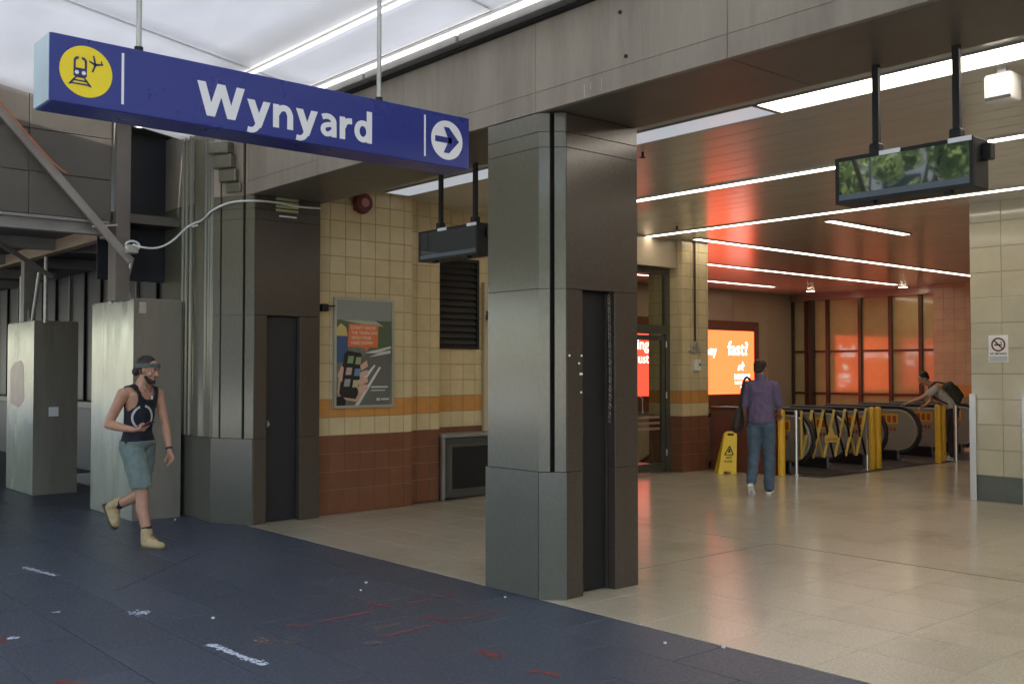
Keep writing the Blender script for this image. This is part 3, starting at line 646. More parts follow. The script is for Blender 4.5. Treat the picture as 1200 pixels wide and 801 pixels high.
# ------------------------------------------------------------------ canopy
def cz(y): return 4.14+.15*(4.75-y)
t = thing('canopy', 'pale translucent canopy over the pavement with bright seams', 'canopy', (-3, 1, 4.4))
rows = [4.62, 4.08, 1.75, -.5, -2.5]
def sheet(x0, x1, ya, yb, th, m, name, nx=8, ny=6, amp=.012, dz=0):
    mb = MB(); g = []
    for k2 in (0, 1):
        L = []
        for i in range(nx+1):
            for j in range(ny+1):
                x = x0+(x1-x0)*i/nx; y = ya+(yb-ya)*j/ny
                e = 4*(i/nx)*(1-i/nx)*4*(j/ny)*(1-j/ny)
                L.append(mb.bm.verts.new((x, y, cz(y)+dz+th*k2+amp*e*(mnoise.noise((x*1.3, y*2.1, 3))-.6))))
        g.append(L)
    f = mb.bm.faces.new
    for i in range(nx):
        for j in range(ny):
            a = i*(ny+1)+j; q = (a, a+1, a+ny+2, a+ny+1)
            f([g[0][v] for v in q]); f([g[1][v] for v in q[::-1]])
    for i in range(nx):
        for j in (0, ny):
            a = i*(ny+1)+j; f((g[0][a], g[0][a+ny+1], g[1][a+ny+1], g[1][a]))
    for j in range(ny):
        for i in (0, nx):
            a = i*(ny+1)+j; f((g[0][a], g[0][a+1], g[1][a+1], g[1][a]))
    return obj(name, mb, m, t, True)
for r in range(len(rows)-1):
    ya, yb = rows[r]-.03, rows[r+1]+.03
    x = -10.9; kx = 0
    while x < 8:
        x2 = x+2.7; sheet(x, x2+.03, ya, yb, .006, CANOPY, 'roof_sheet', amp=.05, dz=.009*(kx % 2)); x = x2; kx += 1
    if r: obj('seam_strip', MB().prism([(-10.9, rows[r]-.045), (8, rows[r]-.045), (8, rows[r]+.045), (-10.9, rows[r]+.045)], cz(rows[r])-.016, cz(rows[r])-.010), SEAM, t)
obj('seam_strip', MB().box(-10.9, 8, 4.575, 4.80, cz(4.62)-.014, cz(4.62)-.008), SEAM, t)
x = -9.9
while x < 7:
    obj('edge_channel', MB().box(x+.02, x+1.28, 4.66, 4.80, 4.075, 4.135, .004), STEELGREY, t); x += 1.3
obj('back_flashing', MB().box(-11.4, 8, 4.66, 4.86, 4.20, 4.21), JOINT, t)
obj('edge_angle', MB().box(-10.9, 8, 4.74, 4.797, 4.062, 4.073), BLACK, t)
obj('gutter', MB().box(-10.9, 8, -2.6, -2.5, cz(-2.5)-.1, cz(-2.5)+.2), STEELGREY, t)

# ------------------------------------------------------------------ hanging name sign
t = thing('station_name_sign', 'long blue Wynyard station sign with arrow, hung from canopy', 'sign', (-5.12, 2.7, 3.2))
SB, ST = 2.868, 3.197; Y0, Y1 = 1.45, 3.985
cs = obj('case', MB().box(-5.24, -5.004, Y0+.012, Y1, SB, ST, .004), BLUE, t)
obj('end_cap', MB().box(-5.235, -5.008, Y0, Y0+.012, SB+.004, ST-.004, .002), ENDCAP, t)
fc = obj('front_panel', MB().box(-5.006, -5.0, Y0+.004, Y1-.004, SB+.006, ST-.004), BLUE, t)
F = FX(-5.0, 0, 0)
yc, zc = 1.622, 3.035
ye = obj('yellow_disc', MB().flat(circle(yc, zc, .124), F, 0, .002), YELLOW, fc)
ic = MB()
def P(poly, d=.0022): ic.flat([(yc+a*.124, zc+b_*.124) for a, b_ in poly], F, d)
P([(-.48, .42), (-.40, .52), (-.28, .54), (-.30, .44), (-.38, .42), (-.40, .34), (-.40, .08), (-.48, .08)])
P([(.02, .42), (-.06, .52), (-.18, .54), (-.16, .44), (-.08, .42), (-.06, .34), (-.06, .08), (.02, .08)])
P([(-.48, .10), (.02, .10), (.02, -.2), (-.06, -.28), (-.40, -.28), (-.48, -.2)])
P([(-.44, -.28), (-.36, -.28), (-.58, -.58), (-.68, -.58)]); P([(-.10, -.28), (-.02, -.28), (.22, -.58), (.12, -.58)])
P([(-.52, -.42), (.06, -.42), (.02, -.36), (-.48, -.36)]); P([(-.62, -.55), (.16, -.55), (.1, -.49), (-.56, -.49)])
P([(.10, .46), (.34, .38), (.64, .42), (.64, .36), (.34, .28), (.10, .40)])
P([(.30, .33), (.38, .33), (.30, .68), (.24, .68)]); P([(.30, .33), (.38, .33), (.26, .02), (.20, .02)]); P([(.56, .39), (.62, .39), (.58, .52), (.54, .52)])
obj('train_and_plane_symbol', ic, NAVY, ye)
obj('lamp_dots', MB().flat([(yc-.36*.124+.010*math.cos(a), zc-.08*.124+.010*math.sin(a)) for a in [i*.7854 for i in range(8)]], F, .0042).flat([(yc-.10*.124+.010*math.cos(a), zc-.08*.124+.010*math.sin(a)) for a in [i*.7854 for i in range(8)]], F, .0042), WHITE, ye)
for yy in (1.797, 3.636): obj('divider_line', MB().flat(rect(yy-.006, SB+.04, yy+.006, ST-.035), F, 0, .002), WHITE, fc)
def glyph(ch):
    D = lambda x0, y0, x1, y1, h: [(x0-h, y0), (x0+h, y0), (x1+h, y1), (x1-h, y1)]
    def S(pts, w_):
        P_ = [Vector(p) for p in pts]; out = []; L = []
        for i, p in enumerate(P_):
            t_ = (P_[min(i+1, len(P_)-1)]-P_[max(i-1, 0)]).normalized(); n_ = Vector((-t_.y, t_.x)); L.append((p+n_*w_/2, p-n_*w_/2))
        for i in range(len(P_)-1): out.append([tuple(v) for v in (L[i][0], L[i+1][0], L[i+1][1], L[i][1])])
        return out
    sp = lambda P_: [tuple(v)[:2] for v in smooth_pts([(p[0], p[1], 0) for p in P_], 4)]
    if ch == 'W': return 1.40, [[D(.12, 1, .40, 0, .12)], [D(.70, 1, .40, 0, .115)], [D(.70, 1, 1.0, 0, .115)], [D(1.28, 1, 1.0, 0, .12)]]
    if ch == 'y': return .74, [[D(.12, .73, .38, 0, .115)], [D(.62, .73, .33, -.10, .11)], S(sp([(.02, -.19), (.12, -.205), (.22, -.18), (.30, -.10), (.36, .02)]), .17)]
    if ch == 'n': return .66, [[rect(.0, 0, .19, .73)], S(sp([(.12, .44), (.2, .58), (.34, .645), (.47, .60), (.545, .45)])+[(.55, .38), (.55, 0)], .19)]
    if ch == 'a': return .60, [S(sp([(.07, .61), (.22, .655), (.36, .63), (.46, .53), (.47, .40)])+[(.475, .3), (.475, 0)], .18), S(sp([(.44, .40), (.28, .385), (.13, .32), (.10, .19), (.18, .085), (.31, .09), (.44, .19)]), .16)]
    if ch == 'r': return .44, [[rect(.0, 0, .19, .73)], S(sp([(.12, .40), (.18, .54), (.28, .61), (.43, .63)]), .19)]
    if ch == 'd': return .64, [[rect(.45, 0, .64, 1.06)], S([(.31+.215*math.cos(a_), .365+.275*math.sin(a_)) for a_ in [i*2*math.pi/24 for i in range(25)]], .185)]
u = 2.18; lm = MB(); LX = 1.062/5.62
for ch in 'Wynyard':
    wd_, strokes = glyph(ch)
    for k3, st3 in enumerate(strokes):
        for p in st3: lm.flat([(u+a_*LX, 2.925+b_*.176) for a_, b_ in p], F, .0012, .0012+.0004*k3)
    u += (wd_+.075)*LX
obj('lettering', lm, WHITE, fc)
wc = (3.806, 3.03)
wd_ = obj('white_disc', MB().flat(circle(wc[0], wc[1], .122), F, 0, .002), WHITE, fc)
ar = [(-.80, .13), (.22, .13), (-.20, .62), (.10, .62), (.78, 0), (.10, -.62), (-.20, -.62), (.22, -.13), (-.80, -.13)]
ar = [(-.76, .15), (.14, .15), (-.22, .66), (.12, .66), (.76, 0), (.12, -.66), (-.22, -.66), (.14, -.15), (-.76, -.15)]
am = MB()
for tri in (((-.76, .15), (-.76, -.15), (.3, -.15), (.3, .15)), ((-.22, .66), (.1, 0), (.76, 0), (.12, .66)), ((-.22, -.66), (.12, -.66), (.76, 0), (.1, 0))):
    am.flat([(wc[0]+a*.122, wc[1]+b_*.122) for a, b_ in tri], F, .0022)
obj('arrow', am, BLUE, wd_)
for yy in (1.92, 3.38):
    obj('hanger', MB().cyl((-5.12, yy, ST), (-5.12, yy, cz(yy)), .014), GALV, t); obj('socket', MB().cyl((-5.12, yy, ST-.002), (-5.12, yy, ST+.05), .022), BLACK, t)

# ------------------------------------------------------------------ display signs
def display(x0, x1, label):
    y0, y1 = 5.5, 5.69; z0, z1 = 2.60, 2.88
    t = thing('display_sign', label, 'sign', ((x0+x1)/2, 5.6, z1), 'black glazed displays hung behind the beam')
    obj('case', MB().box(x0, x1, y0+.012, y1, z0, z1, .006), BLACK, t)
    e = .022
    obj('bezel', MB().box(x0, x1, y0, y0+.012, z1-e, z1).box(x0, x1, y0, y0+.012, z0, z0+e).box(x0, x0+e, y0, y0+.012, z0+e, z1-e).box(x1-e, x1, y0, y0+.012, z0+e, z1-e), BLACK, t)
    obj('screen', MB().box(x0+e, x1-e, y0+.004, y0+.011, z0+e, z1-e), SCREEN, t)
    obj('bottom_strip', MB().box(x0+e, x1-e, y0+.002, y0+.0045, z0+e, z0+e+.035), mat('grey_blue_strip', (.10, .13, .16), .3), t)
    for f in (.27, .85): obj('hanger', MB().box(x0+(x1-x0)*f-.02, x0+(x1-x0)*f+.02, 5.57, 5.6, z1, 3.42), BLACK, t); obj('clamp', MB().box(x0+(x1-x0)*f-.035, x0+(x1-x0)*f+.03, 5.55, 5.62, z1, z1+.07, .008), BLACK, t)
    for f in (.43, .92): obj('top_clip', MB().prism([(x0+(x1-x0)*f-.07, 5.492), (x0+(x1-x0)*f+.06, 5.492), (x0+(x1-x0)*f+.06, 5.5), (x0+(x1-x0)*f-.07, 5.5)], z1-.024, z1+.002), WHITE, t)
    for f in (.27, .82): obj('bottom_catch', MB().box(x0+(x1-x0)*f-.02, x0+(x1-x0)*f+.02, 5.5, 5.55, z0-.022, z0, .004), BLACK, t)
    obj('side_bracket', MB().box(x1, x1+.05, 5.6, 5.66, z1-.12, z1-.03, .005), BLACK, t)
display(-3.33, -2.49, 'black framed display hung at right, reflecting green trees'); display(-7.66, -6.79, 'dim black display hung between the blue sign and the pillar')

# ------------------------------------------------------------------ fittings on left tiled wall
t = thing('alarm_bell', 'dark red round alarm bell high on the tiled wall', 'bell', (-9.75, 6.22, 3.49))
obj('gong', MB().cyl((-9.76, 6.22, 3.49), (-9.70, 6.22, 3.49), .125, .105, seg=28), RED, t, 'angle'); obj('boss', MB().cyl((-9.70, 6.22, 3.49), (-9.685, 6.22, 3.49), .05, seg=18), mat('dull_pink', (.5, .2, .18), .4), t)
obj('back_box', MB().box(-9.8, -9.76, 6.13, 6.31, 3.40, 3.58, .005), RED, t)
# poster
t = thing('poster', 'silver framed rail safety poster showing a hand holding a phone', 'poster', (-9.78, 6.27, 1.15))
py0, py1, pz0, pz1 = 5.87, 6.67, 1.17, 2.41; e = .03
obj('frame', MB().box(-9.8, -9.765, py0, py0+e, pz0, pz1).box(-9.8, -9.765, py1-e, py1, pz0, pz1).box(-9.8, -9.765, py0+e, py1-e, pz0, pz0+e).box(-9.8, -9.765, py0+e, py1-e, pz1-e, pz1), mat('poster_frame', (.42, .42, .38), .4, metal=.5), t)
sh = obj('sheet', MB().box(-9.798, -9.775, py0+e, py1-e, pz0+e, pz1-e), mat('poster_ground', (.17, .18, .15), .3, var=.35, scale=9), t)
F = FX(-9.775, py0+e, pz0+e); PW = py1-py0-2*e; PH = pz1-pz0-2*e
def pp(name, polys, c, d=.001, m=None):
    mb = MB()
    for p in polys: mb.flat([(a*PW, b_*PH) for a, b_ in p], F, d, .0008)
    return obj(name, mb, m or mat('poster_'+name, c, .35, var=.06), sh)
pp('header', [rect(0, .815, 1, 1)], (.26, .28, .26))
pp('trees', [[(.02, .81), (.98, .81), (1, .5), (.8, .52), (.5, .55), (.3, .6), (.0, .62)]], (.09, .13, .07))
pp('treetop_light', [[(.1, .81), (.35, .815), (.7, .81), (.85, .76), (.55, .77), (.3, .79)]], (.4, .42, .33), .0012)
pp('train', [[(0, .4), (0, .72), (.16, .74), (.2, .68), (.2, .42)]], (.05, .10, .22), .0014)
pp('train_nose', [[(0, .66), (0, .73), (.08, .78), (.17, .74), (.2, .66)]], (.6, .45, .16), .002)
pp('ballast', [[(.2, 0), (.95, 0), (1, .5), (.55, .52), (.3, .3)]], (.13, .13, .12), .0014)
pp('rails', [[(.33, 0), (.40, 0), (.80, .36), (.77, .37)], [(.48, .27), (.52, .24), (.70, .38), (.68, .39)], [(.58, .46), (.98, .5), (.98, .53), (.8, .51)], [(.5, .5), (.72, .5), (.99, .55), (.98, .57)]], (.62, .62, .58), .002)
pp('palm', [[(.02, .12), (.10, .06), (.38, .03), (.5, .14), (.48, .3), (.3, .25), (.05, .3)]], (.55, .35, .25), .0026)
for fg in ([(.36, .17), (.54, .20), (.56, .15), (.42, .11)], [(.38, .24), (.55, .27), (.56, .22), (.40, .19)], [(.40, .31), (.55, .34), (.56, .29), (.42, .26)], [(.42, .38), (.54, .43), (.56, .37), (.44, .33)], [(.02, .28), (.09, .38), (.13, .36), (.10, .22)]): pp('finger', [fg], (.62, .40, .30), .0038)
ph = pp('phone', [[(.05, .12), (.09, .08), (.34, .06), (.38, .10), (.46, .46), (.43, .50), (.19, .52), (.14, .49)]], (.02, .02, .022), .0032)
for k2, (u, v, c) in enumerate(((.19, .40, (.22, .32, .16)), (.33, .39, (.3, .34, .2)), (.16, .29, (.5, .36, .33)), (.31, .28, (.12, .25, .42)), (.13, .18, (.33, .34, .33)), (.28, .17, (.5, .45, .28)))):
    pp('app_icon', [[(u, v), (u+.10, v), (u+.12, v+.07), (u+.02, v+.07)]], c, .0044, mat('icon_%d' % k2, c, .35))
pp('fallen_logo', [[(0, 0), (.16, 0), (.17, .05), (.10, .09), (0, .08)]], (.01, .01, .012), .003)
pp('small_print', [rect(.62, .165, .93, .18), rect(.62, .135, .88, .145), rect(.72, .04, .78, .065), rect(.80, .045, .95, .062)], (.55, .56, .52), .003)
pp('orange_panel', [[(.2, .56), (.74, .55), (.75, .77), (.22, .78)], [(.46, .56), (.60, .56), (.53, .52)]], (.72, .19, .07), .0032)
for k2, tx in enumerate(("DON'T CROSS", 'THE TRAIN LINE', 'WITH YOUR', 'HEAD DOWN')):
    obj('lettering', text_mb(tx, F, .26*PW, (.727-.048*k2)*PH, .05, width=(.44, .47, .36, .38)[k2]*PW, bold=.01, d=.0042), mat('poster_letter', (.75, .6, .48), .5), sh)
t = thing('wall_camera', 'small black bracket fitting left of the poster', 'camera', (-9.72, 5.7, 2.3))
obj('body', MB().box(-9.78, -9.66, 5.66, 5.74, 2.24, 2.32, .008), BLACK, t); obj('arm', MB().cyl((-9.75, 5.74, 2.3), (-9.77, 5.88, 2.31), .008), BLACK, t)
# louvre
t = thing('louvre_vent', 'tall black louvred vent in the tiled wall', 'vent', (-10.28, 7.95, 1.87))
lo = MB().box(-10.3, -10.25, 7.56, 7.60, 1.87, 3.03).box(-10.3, -10.25, 8.3, 8.34, 1.87, 3.03).box(-10.3, -10.25, 7.6, 8.3, 1.87, 1.91).box(-10.3, -10.25, 7.6, 8.3, 2.99, 3.03)
obj('frame', lo, BLACK, t); obj('backing', MB().box(-10.3, -10.296, 7.6, 8.3, 1.91, 2.99), BLACKP, t)
for i in range(13): obj('louvre_blade', MB().bar((-10.27, 7.6, 1.955+i*.082), (-10.27, 8.3, 1.955+i*.082), .075, .008) if False else MB().prism([(0, 0), (1, 0), (1, 1), (0, 1)], 0, 1), BLACK, t) if False else None
bl = bmesh.new(); vs = [bl.verts.new(p) for p in ((-10.292, 7.6, .03), (-10.255, 7.6, -.03), (-10.25, 7.6, -.024), (-10.288, 7.6, .036))]; vs2 = [bl.verts.new((v.co.x, 8.3, v.co.z)) for v in vs]
bl.faces.new(vs); bl.faces.new(vs2[::-1])
for i in range(4): bl.faces.new((vs[i], vs2[i], vs2[(i+1) % 4], vs[(i+1) % 4]))
bmesh.ops.recalc_face_normals(bl, faces=bl.faces[:])
for v in bl.verts: v.co -= OFF[t.as_pointer()]-Vector((0, 0, 0))
bme = bpy.data.meshes.new('louvre_blade'); bl.to_mesh(bme); bl.free(); bme.materials.append(mat('louvre_grey', (.018, .017, .015), .6))
for i in range(13):
    o = bpy.data.objects.new('louvre_blade', bme); col.objects.link(o); o.parent = t; o.location = (0, 0, 1.955+i*.082); KEEP.append(o)
# cabinet
t = thing('low_cabinet', 'low dark grey cabinet with mesh front under the louvre', 'cabinet', (-10.1, 8.1, 0))
CB = mat('cabinet_paint', (.10, .105, .10), .4, metal=.2)
obj('carcass', MB().box(-10.29, -9.99, 7.53, 8.75, .02, .76), CB, t)
obj('top', MB().box(-10.3, -9.93, 7.5, 8.8, .76, .80, .006), STEELGREY, t)
fr = MB()
for a, b_ in ((7.56, 7.62), (8.68, 8.74)): fr.box(-9.99, -9.965, a, b_, .02, .75)
fr.box(-9.99, -9.965, 7.62, 8.68, .02, .1).box(-9.99, -9.965, 7.62, 8.68, .68, .75)
obj('front_frame', fr, mat('cabinet_frame', (.07, .07, .066), .45, metal=.2), t); obj('mesh_panel', MB().box(-9.988, -9.98, 7.7, 8.6, .12, .64), BLACK, t)
obj('leg', MB().box(-9.97, -9.93, 7.5, 7.54, 0, .76), STEELGREY, t)
t = thing('door_jamb', 'pale narrow door frame right of the louvre', 'door frame', (-10.28, 8.45, 0)); obj('jamb', MB().box(-10.3, -10.24, 8.42, 8.56, .8, 2.75, .005), mat('cream_jamb', (.5, .42, .28), .4), t)
obj('seam', MB().box(-10.24, -10.236, 8.49, 8.495, .8, 2.74), BLACK, t)
t = thing('wall_camera', 'dark camera bracket right of the louvre, partly behind the pillar', 'camera', (-10.2, 8.5, 2.28)); obj('body', MB().box(-10.24, -10.1, 8.44, 8.52, 2.25, 2.33, .01), BLACK, t); obj('arm', MB().cyl((-10.2, 8.47, 2.3), (-10.17, 8.4, 2.36), .012), BLACK, t)

# ------------------------------------------------------------------ cable and vent on the left pier
t = thing('slatted_fitting', 'small pale green slatted fitting high on the pier side', 'vent', (-9.64, 5.2, 3.33))
for k2 in range(4): obj('slat', MB().box(-9.648, -9.625, 5.08, 5.34, 3.27+k2*.04, 3.295+k2*.04, .003), VENTG, t)
obj('bar', MB().box(-9.648, -9.63, 5.12, 5.32, 3.215, 3.228), WHITE, t)
t = thing('loose_cable', 'white cable looping from the steel post across the fluted pier', 'cable', (-10.5, 4.5, 3.2))
pts = [(-10.72, 3.98, 2.93), (-10.66, 4.05, 2.90), (-10.62, 4.2, 2.90), (-10.60, 4.35, 2.98), (-10.52, 4.47, 3.12), (-10.42, 4.52, 3.17), (-10.30, 4.55, 3.19), (-10.18, 4.55, 3.22), (-10.05, 4.56, 3.27), (-9.9, 4.64, 3.33), (-9.75, 4.73, 3.35), (-9.63, 4.9, 3.355), (-9.62, 5.1, 3.355), (-9.62, 5.35, 3.34), (-9.62, 5.6, 3.35)]
obj('cord', MB().tube(smooth_pts(pts), .011, 6), CABLEW, t, True)
obj('tie', MB().box(-10.42, -10.30, 4.50, 4.515, 3.13, 3.145), CABLEW, t)

# ------------------------------------------------------------------ gantry / hoarding on the left
t = thing('hoarding_gantry', 'brown steel and ply hoarding gantry over the pavement at left', 'gantry', (-13, 3, 0))
GX = -10.95
y = -4.0
PB = MB()
for (za, zb) in ((3.19, 3.62), (3.626, 4.06), (4.066, 4.5), (4.506, 5.3)):
    yy = -4.2
    while yy < 3.8:
        y2 = min(yy+2.4, 3.83); 
        zt = min(zb, 5.3); obj('ply_panel', MB().box(GX-.05, GX, yy+.004, y2-.004, za, zt, .003), BROWNSHEET, t); yy = y2
obj('bottom_beam', MB().box(GX-.10, GX+.03, -4.2, 3.8, 3.03, 3.06).box(GX-.06, GX-.03, -4.2, 3.8, 3.06, 3.15).box(GX-.10, GX+.03, -4.2, 3.8, 3.15, 3.18), STEELGREY, t)
obj('deck', MB().box(-60, GX-.06, -4.2, 6.3, 3.2, 3.3), BROWNSHEET, t)
obj('sun_block_roof', MB().box(-22, GX-.0, -4.2, 5.2, 5.31, 5.4).box(-11.5, -10.9, 3.9, 5.0, 4.27, 4.36), BROWNSHEET, t)  # unseen opaque roof, added to stop sunlight leaking onto the pier top
obj('dark_gap_sheet', MB().box(-11.42, -11.40, 3.84, 4.66, 2.6, 4.3), mat('gap_shade_sheet', (.012, .014, .022), .5), t)  # added dark sheet stands in for the shaded gap, shuts out the sky
for xx in (-13.0, -15.2, -17.4, -19.6): obj('cross_beam', MB().box(xx-.06, xx+.06, -4.2, 5.2, 3.06, 3.195), STEELGREY, t)
obj('timber_beam', MB().box(-16.5, -11.05, 3.86, 3.98, 3.04, 3.19, .005), TIMBER, t)
obj('post', MB().box(-11.12, -11.0, 3.86, 3.98, 2.34, 4.25).box(-10.99, -10.86, 3.85, 4.0, 2.34, 4.25), mat('brown_post', (.15, .13, .115), .5, var=.15), t)
obj('post', MB().box(-14.35, -14.2, 3.85, 4.0, 2.23, 3.06), STEELGREY, t)
obj('raking_brace', MB().bar((-10.86, 2.2, 4.72), (-10.84, 4.0, 2.76), .045, .085, .004), mat('brace_paint', (.30, .27, .245), .5, dirt=.2), t)
obj('raking_brace', MB().bar((-12.9, 3.2, 3.1), (-13.2, 3.9, 2.75), .03, .05), STEELGREY, t)
obj('brace_cable', MB().tube(smooth_pts([(-10.80, 2.2, 4.75), (-10.80, 2.6, 4.34), (-10.79, 2.9, 4.0), (-10.79, 3.15, 3.74), (-10.80, 3.25, 3.66), (-10.8, 3.32, 3.62)]), .010, 6), CABLEO, t)
obj('junction_box', MB().box(-10.84, -10.74, 3.93, 4.05, 2.84, 2.93, .01), mat('conduit_box', (.45, .43, .38), .5), t)
lp = [(-10.76, 3.99+.075*math.cos(a), 2.92+.05*math.sin(a)) for a in [i*.5 for i in range(13)]]
obj('cable_coil', MB().tube(lp, .012, 6), CABLEW, t)
obj('tie_piece', MB().bar((-10.84, 3.72, 3.12), (-10.84, 3.84, 2.94), .015).bar((-10.85, 3.6, 3.1), (-10.85, 3.86, 3.14), .02), GALV, t)
for a, b_, r in (((-11.05, 3.98, 2.36), (-11.15, 4.03, 3.03), .012),): pass
tb = MB()
for a, b_ in (((-11.28, 3.95, 2.33), (-11.28, 3.95, 3.04)), ((-11.22, 3.98, 3.0), (-11.0, 4.06, 2.33)), ((-10.84, 4.02, 2.80), (-11.0, 3.96, 2.34))): obj('stay_tube', MB().cyl(a, b_, .022), GALV, t)
for a, b_ in (((-14.5, 3.9, 2.2), (-14.5, 3.9, 2.85)), ((-14.35, 3.9, 2.75), (-14.15, 3.92, 2.2)), ((-13.72, 3.9, 2.85), (-14.0, 3.9, 2.2)), ((-13.62, 3.95, 2.2), (-13.62, 3.95, 3.05))): obj('stay_tube', MB().cyl(a, b_, .024), GALV, t)
# cladding boxes
def cbox(x0, x1, y0, y1, h, label, seam):
    t = thing('column_casing', label, 'casing', ((x0+x1)/2, (y0+y1)/2, 0), 'metal column casings under the gantry')
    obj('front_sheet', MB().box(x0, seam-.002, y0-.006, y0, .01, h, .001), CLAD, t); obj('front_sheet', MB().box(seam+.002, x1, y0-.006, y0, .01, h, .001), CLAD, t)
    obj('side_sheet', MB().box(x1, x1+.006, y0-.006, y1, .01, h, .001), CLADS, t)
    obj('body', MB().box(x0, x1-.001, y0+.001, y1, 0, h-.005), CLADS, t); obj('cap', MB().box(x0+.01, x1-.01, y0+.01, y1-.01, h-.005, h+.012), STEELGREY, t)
    return t
c1 = cbox(-12.0, -10.72, 4.0, 4.52, 2.35, 'nearer tall pale metal casing behind the walking man', -11.62)
c2 = cbox(-14.95, -13.75, 3.86, 4.4, 2.22, 'farther pale metal casing with pink smear at left edge', -14.5)
obj('hinge_tab', MB().box(-10.715, -10.70, 4.05, 4.12, 2.2, 2.32), GALV, c1)
t = thing('paper_notice', 'small white paper stuck on the farther casing side', 'notice', (-13.74, 4.1, 1.05)); obj('sheet', MB().box(-13.743, -13.739, 4.04, 4.16, 1.0, 1.12), PAPER, t)
sm_ = MB(); F = FY(-14.9, 3.853, 1.1)
pink = mat('pink_smear', (.46, .30, .27), .3, var=.25, scale=5)
obj('smear', sm_.flat([(.12, .05), (.5, .0), (.75, .1), (.72, .55), (.6, .62), (.3, .6), (.1, .5)], F, 0, .0008), pink, c2)
# dark shopfront behind
t = thing('shopfront', 'dark shopfront recess behind the metal casings', 'shopfront', (-16, 5.6, 0))
obj('back_wall', MB().box(-40, -11.42, 6.2, 6.4, 0, 3.3), DARKGL, t)
x = -24
while x < -11.5: obj('panel', MB().box(x, x+.72, 5.62, 5.66, 1.1, 3.2, .004), DARKPL if int(x*3) % 2 else DARKGL, t); obj('panel_rib', MB().box(x+.72, x+.76, 5.58, 5.68, 0, 3.2), STEELGREY if int(x) % 3 == 0 else BLACK, t); x += .76
obj('stallriser', MB().box(-24, -11.5, 5.5, 5.64, 0, 1.0), mat('purple_black', (.045, .04, .055), .4), t); obj('ledge', MB().box(-24, -11.5, 5.35, 5.66, 1.0, 1.1, .006), STEELGREY, t)
obj('lit_pane', MB().box(-12.15, -11.75, 5.55, 5.57, 2.5, 2.8), glow('dim_window', (.7, .6, .35), .5), t)

# ------------------------------------------------------------------ escalators
STICK = mat('yellow_sticker', (.72, .36, .03), .4, var=.1); STR = mat('sticker_print', (.32, .07, .02), .5)
def balustrade(parent, y, n=1):
    """newel at x=-8.75, flat run then descending to the left at 30 degrees"""
    xe = -8.6; r = .40; zc_ = .54
    out = []
    for i in range(15):
        a = -math.pi/2+math.pi*i/14; out.append((xe-r+r*math.cos(a), zc_+r*math.sin(a)))
    K1 = -10.4; dx = 4.6; s = math.tan(R(30))
    top = [(K1, zc_+r), (K1-dx, zc_+r-dx*s)]; bot = [(K1-dx, zc_-r-dx*s), (K1, zc_-r)]
    def poly(off):
        P_ = []
        for i in range(15):
            a = -math.pi/2+math.pi*i/14; P_.append((xe-r+(r-off)*math.cos(a), zc_+(r-off)*math.sin(a)))
        P_ += [(K1, zc_+r-off), (K1-dx, zc_+r-off-dx*s), (K1-dx, zc_-r+off-dx*s), (K1, zc_-r+off)]; return P_
    def plate(P_, y0, y1):
        b = MB(); A = [b.bm.verts.new((p[0], y0, p[1])) for p in P_]; B = [b.bm.verts.new((p[0], y1, p[1])) for p in P_]
        b.bm.faces.new(A); b.bm.faces.new(B[::-1])
        for i in range(len(P_)): j = (i+1) % len(P_); b.bm.faces.new((A[i], B[i], B[j], A[j]))
        return b
    ba = obj('balustrade', plate(poly(.045), y-.025, y+.025), PANEL, parent)
    P2 = poly(.0); pts = [(p[0], y, p[1]) for p in P2]
    obj('handrail', MB().tube(pts, .036, 8, True), RUBBER, ba, True)
    pts = [(p[0], y-.03, p[1]) for p in poly(.055)[:17]]
    obj('trim', MB().tube(pts, .010, 6), GALV, ba, True)
    obj('skirt', MB().box(-10.4, -9.0, y-.07, y+.07, .0, .17), BLACKP, ba); obj('foot', MB().box(-9.02, -8.98, y-.04, y+.04, .0, .2).box(-9.5, -9.46, y-.04, y+.04, 0, .2), STEEL, ba)
    F = FY(-9.42, y-.026, .50)
    sk = obj('safety_sticker', MB().flat(rect(0, .14, .42, .32), F, 0), STICK, ba)
    pr = MB()
    for q in range(4): pr.flat(rect(.02+q*.10, .17, .09+q*.10, .29), F, .002, .001)
    for q in range(6): pr.flat(rect(.01+q*.065, .02, .055+q*.065, .08), F, 0, .001)
    obj('sticker_print', pr, STR, ba)['kind'] = 'stuff'
    return ba
for k2, (ya, yb, lb) in enumerate(((13.55, 14.6, 'nearest escalator, closed off by the yellow folding barrier'), (15.7, 16.85, 'middle escalator between two pairs of yellow bollards'), (18.1, 19.25, 'farthest escalator, mostly hidden behind the pale column'))):
    t = thing('escalator', lb, 'escalator', (-9, (ya+yb)/2, 0))
    balustrade(t, ya); balustrade(t, yb)
    obj('comb_plate', MB().box(-9.6, -8.4, ya+.07, yb-.07, 0, .012), mat('comb_metal', (.10, .095, .085), .35, metal=.6), t)
    x = -9.6; z = 0; q = 0
    while x > -15.2 and z > -4:
        if q > 2: z -= .2
        obj('step', MB().box(x-.4 if q <= 2 else x-.36, x, ya+.08, yb-.08, z-.2, z-.005, .004), mat('step_metal', (.16, .15, .14), .35, metal=.7), t); x -= .4 if q <= 2 else .35; q += 1
struct('dark_mat', MB().box(-9.6, -8.3, 13.3, 19.6, -.0, .004), mat('dark_ribbed_mat', (.035, .028, .024), .6, var=.3, scale=30), lob)
